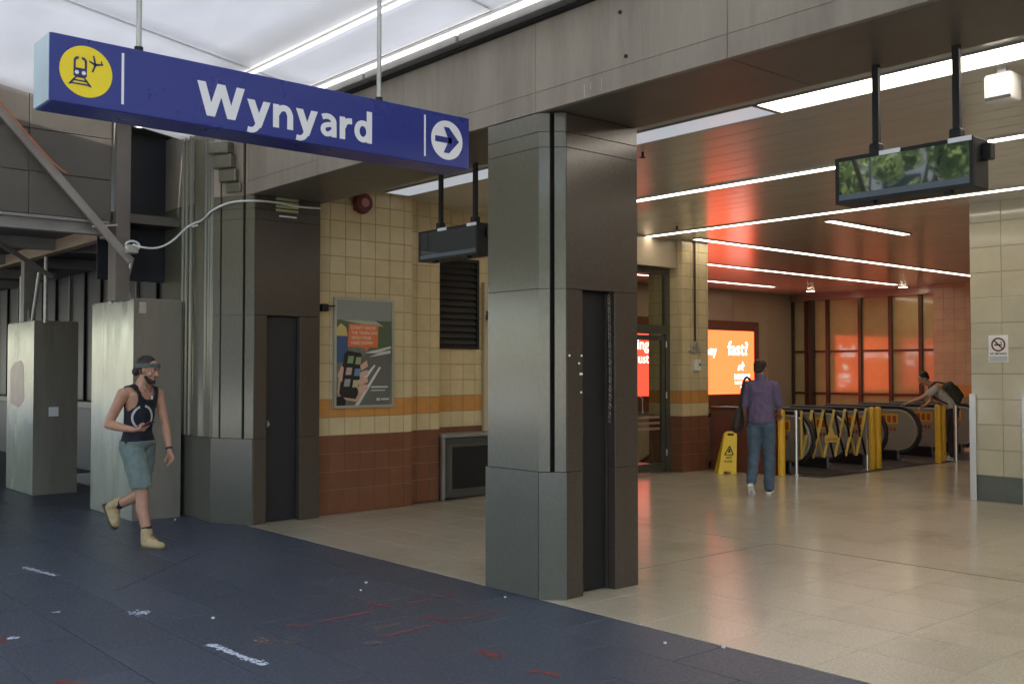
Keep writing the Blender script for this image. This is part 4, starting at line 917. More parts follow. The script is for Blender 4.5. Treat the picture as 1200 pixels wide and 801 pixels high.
# front outer deck between escalators (fascia under the balustrades)
# bollards and barrier
def bollard(x, y, h, r, m, label, cat='bollard', grp=None, base=True):
    t = thing('bollard', label, cat, (x, y, 0), grp)
    obj('tube', MB().cyl((x, y, .004), (x, y, h-.02), r, seg=20).ball((x, y, h-.03), r*.995, 1, 1, .6), m, t, 'angle')
    if base: obj('base_plate', MB().cyl((x, y, .004), (x, y, .018), r*2.4, seg=20), STEEL, t)
    return t
bollard(-8.86, 13.08, 1.0, .055, YPOST, 'leftmost yellow bollard, beside the man in purple', base=False)
bollard(-8.5, 15.05, 1.0, .055, YPOST, 'yellow bollard at the right end of the folding barrier', base=False)
bollard(-8.52, 15.28, 1.0, .055, YPOST, 'yellow bollard just behind the one ending the barrier', base=False)
bollard(-8.33, 16.95, 1.0, .058, YPOST, 'yellow bollard in front of the leaning backpacker', base=False)
bollard(-8.42, 17.32, .98, .04, YPOST, 'slimmer yellow bollard touching the backpacker', base=False)
bollard(-8.78, 13.35, 1.0, .028, STEEL, 'slim silver barrier post near the man in purple')
bollard(-8.45, 14.82, 1.0, .028, STEEL, 'slim silver barrier post at the right of the folding barrier')
bollard(-8.28, 17.48, 1.0, .035, STEEL, 'silver post just right of the backpacker')
t = thing('folding_barrier', 'yellow and black folding trellis barrier across the nearest escalator', 'barrier', (-8.62, 14.1, 0))
A = Vector((-8.74, 13.4, 0)); B = Vector((-8.46, 14.8, 0)); N = 6
BARY = mat('barrier_yellow', (.62, .42, .10), .45, var=.1)
for i in range(N):
    a = A.lerp(B, i/N); b_ = A.lerp(B, (i+1)/N); z0, z1 = .25, .98
    obj('lattice_bar', MB().bar((a.x+.012, a.y, z0), (b_.x+.012, b_.y, z1), .045, .012), BARY, t)
    obj('lattice_bar', MB().bar((a.x-.004, a.y, z1), (b_.x-.004, b_.y, z0), .034, .012), BARY if i in (1, 4) else BLACKP, t)
    obj('lattice_bar', MB().bar((b_.x+.028, b_.y, z1), (b_.x+.03, b_.y+(.10 if i < N-1 else 0), z0+.25), .026, .008), BLACKP, t)
    obj('pivot', MB().cyl((b_.x-.01, b_.y, z1-.015), (b_.x+.04, b_.y, z1-.015), .014, seg=10), STEEL, t)
obj('end_strap', MB().bar((A.x+.02, A.y, .98), (A.x+.02, A.y, .25), .03, .012).bar((B.x+.02, B.y, .98), (B.x+.02, B.y, .25), .03, .012), BARY, t)['kind'] = 'stuff'
m_ = A.lerp(B, .42); c_ = (B-A).normalized(); nrm = Vector((c_.y, -c_.x, 0)); F = (Vector((m_.x, m_.y, .48))+nrm*.03, c_, Vector((0, 0, 1)), nrm)
pl = obj('warning_plate', MB().flat([(-.12, 0), (.16, 0), (.16, .10), (.09, .12), (.02, .27), (-.05, .12), (-.12, .10)], F, 0, .006), BARY, t)
obj('warning_print', text_mb('CAUTION', F, -.10, .025, .055, width=.24, bold=.02, d=.006), STR, pl)

# wet floor sign
t = thing('wet_floor_sign', 'yellow wet floor sign standing open before the half wall', 'sign', (-9.68, 12.75, 0))
sd_ = Vector((.64, .77, 0)).normalized(); nf = Vector((sd_.y, -sd_.x, 0))
def leaf(s, nm):
    b = MB(); base = Vector((-9.68, 12.78, 0))+nf*(.13*s)+Vector((0, 0, 0)); tp = Vector((-9.68, 12.78, .66))+nf*.012*s+sd_*.09
    v = (tp-base).normalized(); u = sd_; n_ = u.cross(v)*(1); F = (base, u, v, n_ if s > 0 else -n_)
    b.flat([(-.14, 0), (-.06, 0), (-.05, .04), (.05, .04), (.06, 0), (.14, 0), (.10, .60), (.085, .64), (.05, .66), (-.05, .66), (-.085, .64), (-.10, .60)], F, 0, .014)
    return obj(nm, b, YPLAS, t), F
l1, F = leaf(1, 'front_leaf'); l2, F2 = leaf(-1, 'rear_leaf')
o_, u_, v_, n_ = F
obj('grip_slot', MB().flat(rect(-.05, .595, .05, .63), F, .0145, .001), BLACK, l1)
obj('warning_triangle', MB().flat([(-.075, .30), (-.055, .30), (.004, .42), (-.006, .44)], F, .0145, .001).flat([(.075, .30), (.055, .30), (-.004, .42), (.006, .44)], F, .0155, .001).flat(rect(-.07, .29, .07, .305), F, .0145, .001).flat([(-.02, .33), (.02, .33), (.012, .385), (-.008, .395)], F, .0145, .001), BLACK, l1)
obj('lettering', text_mb('WET', F, -.05, .235, .05, width=.10, bold=.03, d=.0145), BLACK, l1); obj('lettering', text_mb('FLOOR', F, -.06, .18, .045, width=.12, bold=.03, d=.0145), BLACK, l1)

# ------------------------------------------------------------------ marks and litter on the pavement
def blot(pts_c, m, name, label, z=.0022):
    mb = MB()
    for (cx, cy, L, Wd, ang, n_) in pts_c:
        n_ = n_*12
        for i in range(n_):
            if mnoise.noise((i*.09, cx*9, cy*7)) < -.22: continue
            u = (i+.5)/n_*L-L/2; uu = u+random.uniform(-2, 2)*L/n_; vv = random.gauss(0, .2)*Wd
            ca, sa = math.cos(ang), math.sin(ang); ox, oy = cx+uu*ca-vv*sa, cy+uu*sa+vv*ca
            rr = min(.012, .25*Wd)*random.uniform(.4, 1.1); r2 = rr*random.uniform(.6, 1.1)
            poly = []
            for k3 in range(8):
                a = k3*math.pi/4; q = random.uniform(.6, 1.15); x_, y_ = rr*math.cos(a)*q, r2*math.sin(a)*q
                poly.append((ox+x_*ca-y_*sa, oy+x_*sa+y_*ca))
            vsx = [mb.bm.verts.new((p[0], p[1], z+random.uniform(0, .0008))) for p in poly]; mb.bm.faces.new(vsx)
    o = obj(name, mb, m, pav); o['label'] = label; return o
def gp(px, py):   # ground point helper (numbers measured once on the photo)
    a = (px-600)/1184; t_ = 1184*1.6/(py-433); return Vector((-.755+.656*a, .656+.755*a))*t_
def seg(p, q, wd, n_): 
    a = gp(*p); b_ = gp(*q); d_ = b_-a; return ((a.x+b_.x)/2, (a.y+b_.y)/2, d_.length, wd*2.3, math.atan2(d_.y, d_.x), n_)
blot([seg((248, 752), (312, 776), .028, 26)], CHALK, 'chalk_mark', 'broken chalk line nearest the camera')
blot([seg((31, 663), (68, 673), .03, 12)], CHALK, 'chalk_mark', 'short chalk line at left')
blot([seg((153, 716), (177, 716), .07, 6)], CHALK, 'chalk_mark', 'small chalk patch')
blot([seg((14, 745), (26, 745), .03, 3), seg((64, 715), (73, 715), .02, 3)], CHALK, 'chalk_mark', 'two tiny chalk dabs')
blot([seg((375, 727), (440, 713), .02, 20), seg((475, 706), (534, 694), .02, 18), seg((432, 704), (458, 709), .05, 6), seg((338, 730), (366, 731), .035, 6)], REDP, 'spray_mark', 'red sprayed line')
blot([seg((445, 745), (505, 730), .018, 18), seg((530, 725), (590, 713), .018, 18), seg((497, 720), (527, 726), .05, 7)], REDP, 'spray_mark', 'second red sprayed line')
blot([seg((70, 795), (110, 799), .03, 8), seg((0, 744), (8, 750), .06, 4), seg((562, 760), (590, 768), .05, 7), seg((618, 782), (655, 788), .03, 8)], mat('orange_spray', (.26, .06, .04), .8, var=.4, scale=40), 'spray_mark', 'orange sprayed dabs')
blot([seg((300, 748), (350, 750), .10, 12), seg((430, 735), (470, 728), .06, 7), seg((427, 752), (447, 750), .03, 5)], TANP, 'worn_patch', 'tan scuffed patch')
blot([seg((140, 690), (240, 645), .02, 30)], mat('faint_scuff', (.085, .095, .12), .8, var=.3), 'scuff_line', 'faint curved scuff')
for q, (px, py, lb) in enumerate(((424, 690, 'tiny white litter scrap nearest the pillar base on the pavement'), (252, 722, 'tiny white scrap on the pavement between chalk marks'), (430, 681, 'crumpled pale scrap on the pavement below the tiled wall'),
                     (778, 751, 'left of two white scraps at the lobby floor edge'), (846, 756, 'right of two white scraps at the lobby floor edge'), (207, 608, 'white scrap at the foot of the fluted pier'), (592, 698, 'white fleck at the foot of the granite pillar'))):
    p = gp(px, py); mb = MB(); s_ = random.uniform(.007, .013)
    mb.prism([(p.x-s_, p.y-s_*.6), (p.x+s_*.8, p.y-s_), (p.x+s_, p.y+s_*.5), (p.x-s_*.5, p.y+s_)], .001, .010)
    o = obj('litter_scrap', mb, PAPER, None, loc=(p.x, p.y, 0)); tag(o, lb, 'litter')

# ------------------------------------------------------------------ people
dg = None
def merged(parts, voxel, iters=4, fac=.5, cut=None):
    b = bmesh.new()
    for p in parts:
        t_ = bmesh.new()
        if p[0] == 'c':                                     # tapered capsule: a, ra, b, rb [, squash dir, amount]
            a, ra, bb, rb = Vector(p[1]), p[2], Vector(p[3]), p[4]
            for c_, r_ in ((a, ra), (bb, rb)):
                s_ = bmesh.new(); bmesh.ops.create_icosphere(s_, subdivisions=2, radius=r_, matrix=Matrix.Translation(c_))
                me = bpy.data.meshes.new('t'); s_.to_mesh(me); s_.free(); t_.from_mesh(me); bpy.data.meshes.remove(me)
            r = bmesh.ops.convex_hull(t_, input=t_.verts[:]); bmesh.ops.delete(t_, geom=[g for g in r['geom_interior'] if isinstance(g, bmesh.types.BMVert)], context='VERTS')
        elif p[0] == 'h':                                   # hull of several ellipsoids (c, rx, ry, rz)
            for (c_, rx, ry, rz) in p[1]:
                s_ = bmesh.new(); bmesh.ops.create_icosphere(s_, subdivisions=2, radius=1, matrix=Matrix.Translation(Vector(c_)) @ Matrix.Diagonal((rx, ry, rz, 1)))
                me = bpy.data.meshes.new('t'); s_.to_mesh(me); s_.free(); t_.from_mesh(me); bpy.data.meshes.remove(me)
            r = bmesh.ops.convex_hull(t_, input=t_.verts[:]); bmesh.ops.delete(t_, geom=[g for g in r['geom_interior'] if isinstance(g, bmesh.types.BMVert)], context='VERTS')
        else:                                               # ellipsoid
            bmesh.ops.create_icosphere(t_, subdivisions=3, radius=1, matrix=Matrix.Translation(Vector(p[1])) @ (p[5].to_4x4() if len(p) > 5 else Matrix()) @ Matrix.Diagonal((p[2], p[3], p[4], 1)))
        me = bpy.data.meshes.new('t'); t_.to_mesh(me); t_.free(); b.from_mesh(me); bpy.data.meshes.remove(me)
    me = bpy.data.meshes.new('t'); b.to_mesh(me); b.free()
    o = bpy.data.objects.new('t', me); col.objects.link(o)
    md = o.modifiers.new('r', 'REMESH'); md.mode = 'VOXEL'; md.voxel_size = voxel; md.use_smooth_shade = True
    ms = o.modifiers.new('s', 'SMOOTH'); ms.factor = fac; ms.iterations = iters
    bpy.context.view_layer.update(); d_ = bpy.context.evaluated_depsgraph_get()
    me2 = bpy.data.meshes.new_from_object(o.evaluated_get(d_)); bpy.data.objects.remove(o); bpy.data.meshes.remove(me)
    mb = MB(); mb.bm.from_mesh(me2); bpy.data.meshes.remove(me2)
    for (pt, nr) in (cut or []):                            # cut away what lies on the +normal side, leave an open rim then fill
        r = bmesh.ops.bisect_plane(mb.bm, geom=mb.bm.verts[:]+mb.bm.edges[:]+mb.bm.faces[:], plane_co=Vector(pt), plane_no=Vector(nr), clear_outer=True)
        ed = [g for g in r['geom_cut'] if isinstance(g, bmesh.types.BMEdge)]
        if ed: bmesh.ops.holes_fill(mb.bm, edges=ed)
    return mb
def folds(mb, amp, sc_=9.0, seed=0):
    mb.bm.normal_update()
    mv = []
    for v in mb.bm.verts:
        p = v.co; q_ = Vector((p.x*sc_, p.y*sc_, p.z*sc_*.75+p.x*sc_*.8+seed)); k_ = 1-abs(mnoise.noise(q_))*2.6; k2_ = mnoise.noise(q_*2.3)
        mv.append(v.normal*(amp*(max(-.4, k_)**1 if k_ > 0 else k_*.4)+amp*.35*k2_))
    for v, d_ in zip(mb.bm.verts, mv): v.co += d_
    return mb
def FM(amp, *a, **k): return folds(merged(*a, **k), amp, 9, 5)
def hand(wrist, dirv, palmn, curl=.5, side=1, r=.0085):
    """palm + 4 unequal fingers + thumb. dirv: along the hand, palmn: palm normal, side: thumb side sign"""
    w_ = Vector(wrist); d_ = Vector(dirv).normalized(); n_ = Vector(palmn).normalized(); n_ = (n_-d_*n_.dot(d_)).normalized(); s_ = d_.cross(n_)*side
    P_ = [('h', [(w_+d_*.01, .02, .02, .02), (w_+d_*.085+s_*.026, .012, .012, .012), (w_+d_*.08-s_*.030, .012, .012, .012)])]
    for k3, (off, L) in enumerate(((.030, .070), (.010, .080), (-.010, .074), (-.030, .058))):
        a = w_+d_*.085+s_*off; c1_ = curl*(1+.12*k3)
        b_ = a+(d_*math.cos(c1_)+n_*math.sin(c1_))*L*.5; c_ = b_+(d_*math.cos(c1_*2.1)+n_*math.sin(c1_*2.1))*L*.5
        P_ += [('c', a, r+.001, b_, r), ('c', b_, r, c_, r-.0015)]
    a = w_+d_*.03+s_*.026; b_ = a+(d_*.6+s_*.7+n_*.4).normalized()*.04; c_ = b_+(d_*.85+s_*.15+n_*.5).normalized()*.034
    P_ += [('c', a, .013, b_, .0105), ('c', b_, .0105, c_, .009)]
    return P_
def head(c, yaw=0.0, pitch=0.0, s=1.0):
    """returns head blobs (skull centre c) facing local +X turned by yaw; and a transform to place features"""
    Mh = Matrix.Translation(Vector(c)) @ Matrix.Rotation(yaw, 4, 'Z') @ Matrix.Rotation(pitch, 4, 'Y') @ Matrix.Scale(s, 4)
    q = lambda x, y, z: Mh @ Vector((x, y, z)); r3 = Mh.to_3x3().normalized()
    P_ = [('e', q(-.010, 0, .030), .098*s, .076*s, .088*s, r3), ('h', [(q(.035, 0, -.01), .05*s, .056*s, .06*s), (q(.055, 0, -.085), .022*s, .024*s, .018*s), (q(.0, 0, -.05), .045*s, .058*s, .03*s)]),
          ('c', q(.084, 0, .012), .009*s, q(.104, 0, -.020), .013*s), ('e', q(.098, .011, -.022), .009*s, .008*s, .008*s), ('e', q(.098, -.011, -.022), .009*s, .008*s, .008*s),
          ('c', q(.078, -.03, .03), .012*s, q(.078, .03, .03), .012*s), ('c', q(.078, -.018, -.047), .009*s, q(.078, .018, -.047), .009*s), ('c', q(.076, -.014, -.057), .010*s, q(.076, .014, -.057), .010*s),
          ('e', q(.072, 0, -.088), .018*s, .018*s, .014*s), ('e', q(.052, .045, -.02), .022*s, .016*s, .022*s), ('e', q(.052, -.045, -.02), .022*s, .016*s, .022*s)]
    for sg in (1, -1): P_.append(('h', [(q(-.008, sg*.077, .015), .014*s, .008*s, .010*s), (q(-.002, sg*.076, -.02), .009*s, .007*s, .012*s)]))
    return P_, q, Mh
def face_bits(parent, q, s=1.0):
    for sg in (1, -1):
        e_ = obj('eye', MB().ball(q(.0715, sg*.031, .012), .0125*s), mat('eye_white', (.45, .42, .38), .4), parent, True); obj('iris', MB().ball(q(.0795, sg*.032, .012), .0068*s), BLACKP, e_, True)
        obj('eyebrow', MB().tube([q(.089, sg*.014, .030), q(.092, sg*.03, .036), q(.082, sg*.048, .030)], .0035*s, 6), HAIR, parent, True)
    obj('lips', MB().tube([q(.083, -.02, -.052), q(.092, 0, -.050), q(.083, .02, -.052)], .0042*s, 6), mat('lip', (.40, .16, .13), .5), parent, True)
def project_on(mesh_obj, pts3, direction, lift=.004):
    me = mesh_obj.data; bv = BVHTree.FromPolygons([v.co.copy() for v in me.vertices], [p.vertices[:] for p in me.polygons]); out = []
    for p in pts3:
        h = bv.ray_cast(Vector(p), Vector(direction)); out.append((h[0]+h[1]*lift) if h[0] else None)
    return out

# --- man walking at left: local +X is ahead, +Y his left
man = thing('person', 'man in navy tank top and headband walking with phone', 'person', (0, 0, 0))
hipc = Vector((-.09, 0, .93))
RH, LH = Vector((-.07, -.085, .90)), Vector((-.085, .085, .90))
RK, LK = Vector((.06, -.09, .49)), Vector((-.12, .08, .46))
RA, LA = Vector((.13, -.09, .11)), Vector((-.40, .07, .335))
RS, LS = Vector((-.085, -.18, 1.385)), Vector((-.01, .18, 1.375))
RE, LE = Vector((-.22, -.22, 1.11)), Vector((.04, .225, 1.09))
RW, LW = Vector((.05, -.19, 1.07)), Vector((.13, .18, .86))
HC = Vector((.035, 0, 1.595))
hp, q, Mh = head(HC, R(8), R(12))
body = hp+[('h', [(RH+Vector((.0, .02, .02)), .10, .09, .09), (LH+Vector((0, -.02, .02)), .10, .09, .09), (Vector((-.08, 0, 1.05)), .085, .125, .08)]),
    ('h', [(Vector((-.08, 0, 1.05)), .085, .12, .08), (Vector((-.055, 0, 1.25)), .105, .145, .10)]),
    ('h', [(Vector((-.055, 0, 1.25)), .105, .145, .10), (Vector((-.05, -.10, 1.37)), .075, .07, .06), (Vector((-.04, .10, 1.37)), .075, .07, .06)]),
    ('c', (-.045, -.03, 1.40), .065, (.0, -.01, 1.52), .056), ('c', (-.045, .03, 1.40), .065, (.0, .01, 1.52), .056),
    ('c', (-.05, -.05, 1.42), .05, RS, .058), ('c', (-.04, .05, 1.42), .05, LS, .058),
    ('c', RS, .056, RS.lerp(RE, .5), .047), ('c', RS.lerp(RE, .5), .047, RE, .039), ('c', RE, .040, RE.lerp(RW, .35), .042), ('c', RE.lerp(RW, .35), .042, RW, .025),
    ('c', LS, .056, LS.lerp(LE, .5), .047), ('c', LS.lerp(LE, .5), .047, LE, .039), ('c', LE, .040, LE.lerp(LW, .35), .041), ('c', LE.lerp(LW, .35), .041, LW, .025),
    ('c', RH, .088, RK, .056), ('c', LH, .088, LK, .056), ('c', RK, .056, RK.lerp(RA, .35)+Vector((-.022, 0, 0)), .058), ('c', RK.lerp(RA, .35)+Vector((-.022, 0, 0)), .057, RA, .036),
    ('c', LK, .055, LK.lerp(LA, .35)+Vector((-.0, 0, .0)), .057), ('c', LK.lerp(LA, .35), .056, LA, .036)]
body += hand(RW, (1, .05, .02), (0, .25, 1), .95, -1) + hand(LW, (.35, -.05, -.95), (-.2, -1, 0), .45, 1)
bo = obj('body', merged(body, .0065, 4), SKIN, man, True)
face_bits(man, q)
obj('beard', merged([('h', [(q(.072, 0, -.092), .022, .026, .018), (q(.02, .058, -.055), .012, .010, .016), (q(.02, -.058, -.055), .012, .010, .016), (q(.055, 0, -.105), .02, .03, .012)]), ('c', q(.086, -.02, -.042), .006, q(.086, .02, -.042), .006)], .006, 2), HAIR, man, True)
# hair with small bun, bandana band
obj('hair', merged([('e', q(-.030, 0, .050), .094, .084, .086, Mh.to_3x3()), ('h', [(q(-.07, 0, .0), .045, .068, .05), (q(-.05, 0, .06), .06, .07, .05)]), ('e', q(-.125, 0, -.035), .036, .034, .038), ('c', q(-.02, .074, .0), .016, q(-.01, .076, -.03), .010), ('c', q(-.02, -.074, .0), .016, q(-.01, -.076, -.03), .010)], .007, 2), HAIR, man, True)
pts = []
for i in range(28):
    a = i*2*math.pi/28; pts.append(q(-.014+.104*math.cos(a), .085*math.sin(a), .045+.022*math.cos(a)))
bb = MB(); 
for dz in (-.012, 0, .012): bb.tube([p+Vector((0, 0, dz)) for p in pts], .010, 6, True)
obj('headband', bb, BAND, man, True)
# tank top: torso shell cut by arm holes and a scooped neck
e_ = .011
def torso(e):
    return [('h', [(RH+Vector((.0, .02, .03)), .105+e, .10+e, .09), (LH+Vector((0, -.02, .03)), .105+e, .10+e, .09), (Vector((-.08, 0, 1.05)), .092+e, .13+e, .08)]),
    ('h', [(Vector((-.08, 0, 1.05)), .092+e, .128+e, .08), (Vector((-.055, 0, 1.25)), .105+e, .145+e, .10)]),
    ('h', [(Vector((-.055, 0, 1.25)), .105+e, .145+e, .10+e), (Vector((-.05, -.10, 1.37)), .075+e, .07+e, .06+e), (Vector((-.04, .10, 1.37)), .075+e, .07+e, .06+e)]),
    ('c', (-.05, -.05, 1.42), .05+e, RS, .058+e), ('c', (-.04, .05, 1.42), .05+e, LS, .058+e)]
tank = merged(torso(e_), .0075, 4)
dead = []
for v in tank.bm.verts:
    p = v.co; y_ = abs(p.y)
    arm = (y_ > .122 and p.z > 1.22 and (y_-.20)**2/.078**2+(p.z-1.345)**2/.135**2 < 1) or y_ > .150 and p.z > 1.25
    neck = y_ < .078 and p.z > (1.335+(y_/.078)**3*.06 if p.x > -.05 else 1.40)
    if arm or neck or p.z > 1.475 or p.z < .885+.012*math.sin(p.x*30): dead.append(v)
bmesh.ops.delete(tank.bm, geom=dead, context='VERTS')
to = obj('tank_top', folds(tank, .005, 9, 3), TANK, man, True)
ring = []
ca_ = R(-34); cd_ = Vector((math.cos(ca_), math.sin(ca_), 0)); cs_ = Vector((-cd_.y, cd_.x, 0)); cen = Vector((-.06, 0, 1.175))+cd_*.5
for rr in (.080, .098):
    ring.append(project_on(to, [cen+cs_*rr*math.cos(i*2*math.pi/36)+Vector((0, 0, rr*math.sin(i*2*math.pi/36)*1.15)) for i in range(36)], -cd_))
mb = MB()
for i in range(36):
    if i % 36 in (8, 9, 10): continue
    v4 = (ring[0][i], ring[0][(i+1) % 36], ring[1][(i+1) % 36], ring[1][i])
    if all(v4): mb.bm.faces.new([mb.bm.verts.new(v) for v in v4])
obj('ring_print', mb, mat('faded_white', (.5, .52, .52), .8), to)
obj('necklace', MB().tube(smooth_pts([(.03, -.045, 1.455), (.062, -.03, 1.40), (.078, 0, 1.365), (.066, .03, 1.40), (.03, .05, 1.455)]), .0022, 5), STEEL, man); obj('pendant', MB().box(.078, .084, -.009, .009, 1.335, 1.365), WHITE, man)
# shorts
sh_ = merged([('h', [(RH+Vector((.0, .02, .04)), .130, .112, .085), (LH+Vector((0, -.02, .04)), .130, .112, .085)]),
    ('h', [(RH+Vector((0, 0, .0)), .115, .105, .08), (RK+Vector((-.005, -.005, .07)), .098, .09, .05)]), ('h', [(LH, .115, .105, .08), (LK+Vector((.0, .0, .07)), .095, .09, .05)])], .009, 4,
    cut=[((0, 0, .955), (0, 0, 1)), ((0, 0, .545), (0, 0, -1))])
so = obj('shorts', folds(sh_, .009, 11), SHORTS, man, True)

# boots, socks
def boot(A_, ang, name_root):
    Mb = Matrix.Translation(A_) @ Matrix.Rotation(ang, 4, 'Y')
    T = lambda x, y, z: Mb @ Vector((x, y, z)); r3 = Mb.to_3x3()
    b_ = obj('boot', merged([('c', T(-.015, 0, .055), .052, T(-.018, 0, -.045), .050), ('h', [(T(-.02, 0, -.06), .048, .042, .035), (T(.12, 0, -.072), .055, .047, .026), (T(.03, 0, -.02), .045, .04, .03)]), ('e', T(.13, 0, -.066), .052, .048, .034, r3), ('c', T(.0, -.03, .07), .018, T(.0, .03, .07), .018)], .007, 3), BOOT, man, True)
    so_ = [(-.075, -.036), (-.06, -.044), (.04, -.042), (.13, -.054), (.18, -.035), (.195, 0), (.18, .035), (.13, .054), (.04, .042), (-.06, .044), (-.075, .036)]
    s2 = MB(); s2.prism(so_, -.105, -.084, .003); bmesh.ops.transform(s2.bm, matrix=Mb, verts=s2.bm.verts[:]); obj('boot_sole', s2, SOLE, b_)
    l2_ = MB()
    for k3 in range(4): l2_.tube([T(.035+k3*.018, -.03, .03-k3*.022), T(.055+k3*.018, 0, .035-k3*.022), T(.035+k3*.018, .03, .03-k3*.022)], .0035, 5)
    obj('lace', l2_, mat('lace', (.3, .24, .15), .8), b_)
boot(RA, 0, 0); boot(LA, R(62), 0)
obj('sock', MB().cyl(RA.lerp(RK, .10), RA.lerp(RK, .24), .041, .045, seg=18), SOCK, man, True); obj('sock', MB().cyl(LA.lerp(LK, .12), LA.lerp(LK, .30), .041, .046, seg=18), SOCK, man, True)
obj('wristband', MB().cyl(LW.lerp(LE, .05), LW.lerp(LE, .12), .031, .032, seg=16), BLACKP, man, True)
pq = MB().box(-.006, .006, -.036, .036, -.07, .07, .004); bmesh.ops.transform(pq.bm, matrix=Matrix.Translation(RW+Vector((.125, .02, .045))) @ Matrix.Rotation(R(65), 4, 'Y'), verts=pq.bm.verts[:])
phn = tag(obj('phone', pq, mat('dark_red_case', (.10, .02, .02), .3), None), 'dark phone held in the walking man\'s hand', 'phone')
MP = Vector((-9.15, 3.52, -.004)); man.location = MP; man.rotation_euler = (0, 0, R(27))
phn.location = MP; phn.rotation_euler = (0, 0, R(27))

# --- man in purple shirt, seen from behind
def local_person(name_label, loc, rz, build):
    p = thing('person', name_label, 'person', (0, 0, 0)); build(p); p.location = loc; p.rotation_euler = (0, 0, rz); return p
def shoe(p, A_, ang=0, m=BLACKP, yaw=0):
    Mb = Matrix.Translation(A_) @ Matrix.Rotation(yaw, 4, 'Z') @ Matrix.Rotation(ang, 4, 'Y'); T = lambda x, y, z: Mb @ Vector((x, y, z))
    b_ = obj('shoe', merged([('h', [(T(-.03, 0, -.045), .042, .038, .03), (T(.12, 0, -.06), .05, .042, .02), (T(.02, 0, -.02), .04, .035, .03)])], .009, 2), m, p, True)
    s2 = MB(); s2.prism([(-.07, -.034), (.04, -.036), (.13, -.046), (.175, -.02), (.175, .02), (.13, .046), (.04, .036), (-.07, .034)], -.09, -.068, .003); bmesh.ops.transform(s2.bm, matrix=Mb, verts=s2.bm.verts[:]); obj('shoe_sole', s2, WHITE, b_)
def b2(p):
    RH, LH = Vector((0, -.085, .88)), Vector((0, .085, .88)); RK, LK = Vector((.06, -.09, .48)), Vector((-.02, .09, .47)); RA, LA = Vector((.06, -.09, .09)), Vector((-.24, .10, .16))
    RS, LS = Vector((.0, -.165, 1.40)), Vector((0, .165, 1.40)); RE, LE = Vector((.05, -.225, 1.12)), Vector((-.02, .215, 1.11)); RW, LW = Vector((.27, -.21, 1.04)), Vector((.1, .21, .92))
    hp, q, Mh = head(Vector((.035, 0, 1.615)), R(-25), R(6))
    hp += [('h', [((0, 0, 1.0), .10, .14, .1), ((0, 0, 1.28), .11, .155, .1)]), ('h', [((0, 0, 1.28), .10, .14, .1), ((0, -.1, 1.4), .07, .07, .05), ((0, .1, 1.4), .07, .07, .05)]), ('c', (0, 0, 1.42), .06, (.015, 0, 1.55), .056),
           ('c', RS, .05, RE, .038), ('c', RE, .038, RW, .024), ('c', LS, .05, LE, .038), ('c', LE, .038, LW, .024), ('c', (0, 0, .95), .11, RH, .09), ('c', (0, 0, .95), .11, LH, .09), ('c', RH, .08, RK, .055), ('c', LH, .08, LK, .055), ('c', RK, .055, RA, .04), ('c', LK, .055, LA, .04)]
    hp += hand(RW, (.75, .0, -.55), (0, .3, -1), .7, 1) + hand(LW, (.2, 0, -1), (0, -1, 0), .5, -1)
    obj('body', merged(hp, .0075, 3), mat('tan_skin', (.36, .19, .12), .5), p, True); face_bits(p, q)
    obj('hair', merged([('e', q(-.028, 0, .042), .092, .083, .085, Mh.to_3x3()), ('h', [(q(-.06, 0, -.03), .042, .066, .04), (q(-.05, 0, .05), .055, .07, .05)])], .008, 2), mat('brown_hair', (.035, .018, .013), .6, var=.4, scale=40, bump=.6), p, True)
    obj('shirt', FM(.010, [('h', [((-.005, 0, .93), .145, .175, .05), ((0, 0, 1.15), .128, .165, .08)]), ('h', [((0, 0, 1.15), .128, .165, .08), ((-.005, 0, 1.3), .130, .175, .08)]), ('h', [((-.005, 0, 1.3), .13, .172, .08), ((0, -.105, 1.41), .08, .07, .045), ((0, .105, 1.41), .08, .07, .045), ((0, 0, 1.455), .065, .065, .03)]),
        ('c', RS, .062, RS.lerp(RE, .85), .062), ('c', LS, .062, LS.lerp(LE, .85), .062), ('c', (0, 0, 1.48), .066, (.01, 0, 1.505), .062)], .010, 4, cut=[((0, 0, .90), (0, 0, -1))]), PURPLE, p, True)
    obj('jeans', FM(.009, [('h', [(RH+Vector((0, .02, .02)), .11, .10, .07), (LH+Vector((0, -.02, .02)), .11, .10, .07)]), ('c', RH, .098, RK, .072), ('c', LH, .098, LK, .072), ('c', RK, .072, RA+Vector((-.01, 0, -.01)), .062), ('c', LK, .072, LA+Vector((0, 0, .02)), .062)], .010, 4), JEANS, p, True)
    shoe(p, RA, 0); shoe(p, LA, R(38), mat('grey_shoe', (.35, .35, .38), .6))
p2 = local_person('man in purple shirt and jeans walking away with dark shoulder bag', (-7.80, 11.06, .0), math.atan2(.84, -.46), b2)
bag = thing('shoulder_bag', 'dark slouchy shoulder bag at the hip of the man in purple', 'bag', (0, 0, 0))
obj('pouch', merged([('h', [((-.06, .27, 1.06), .10, .05, .06), ((-.08, .30, .86), .15, .075, .09), ((.06, .28, .93), .08, .06, .08)])], .012, 4), BAGM, bag, True)
obj('strap', MB().tube(smooth_pts([(-.06, .26, 1.1), (-.10, .235, 1.3), (-.04, .20, 1.475), (.02, .16, 1.49), (.10, .14, 1.4), (.10, .24, 1.15), (.03, .27, 1.05)]), .017, 8), BAGM, bag, True)
bag.location = p2.location; bag.rotation_euler = p2.rotation_euler
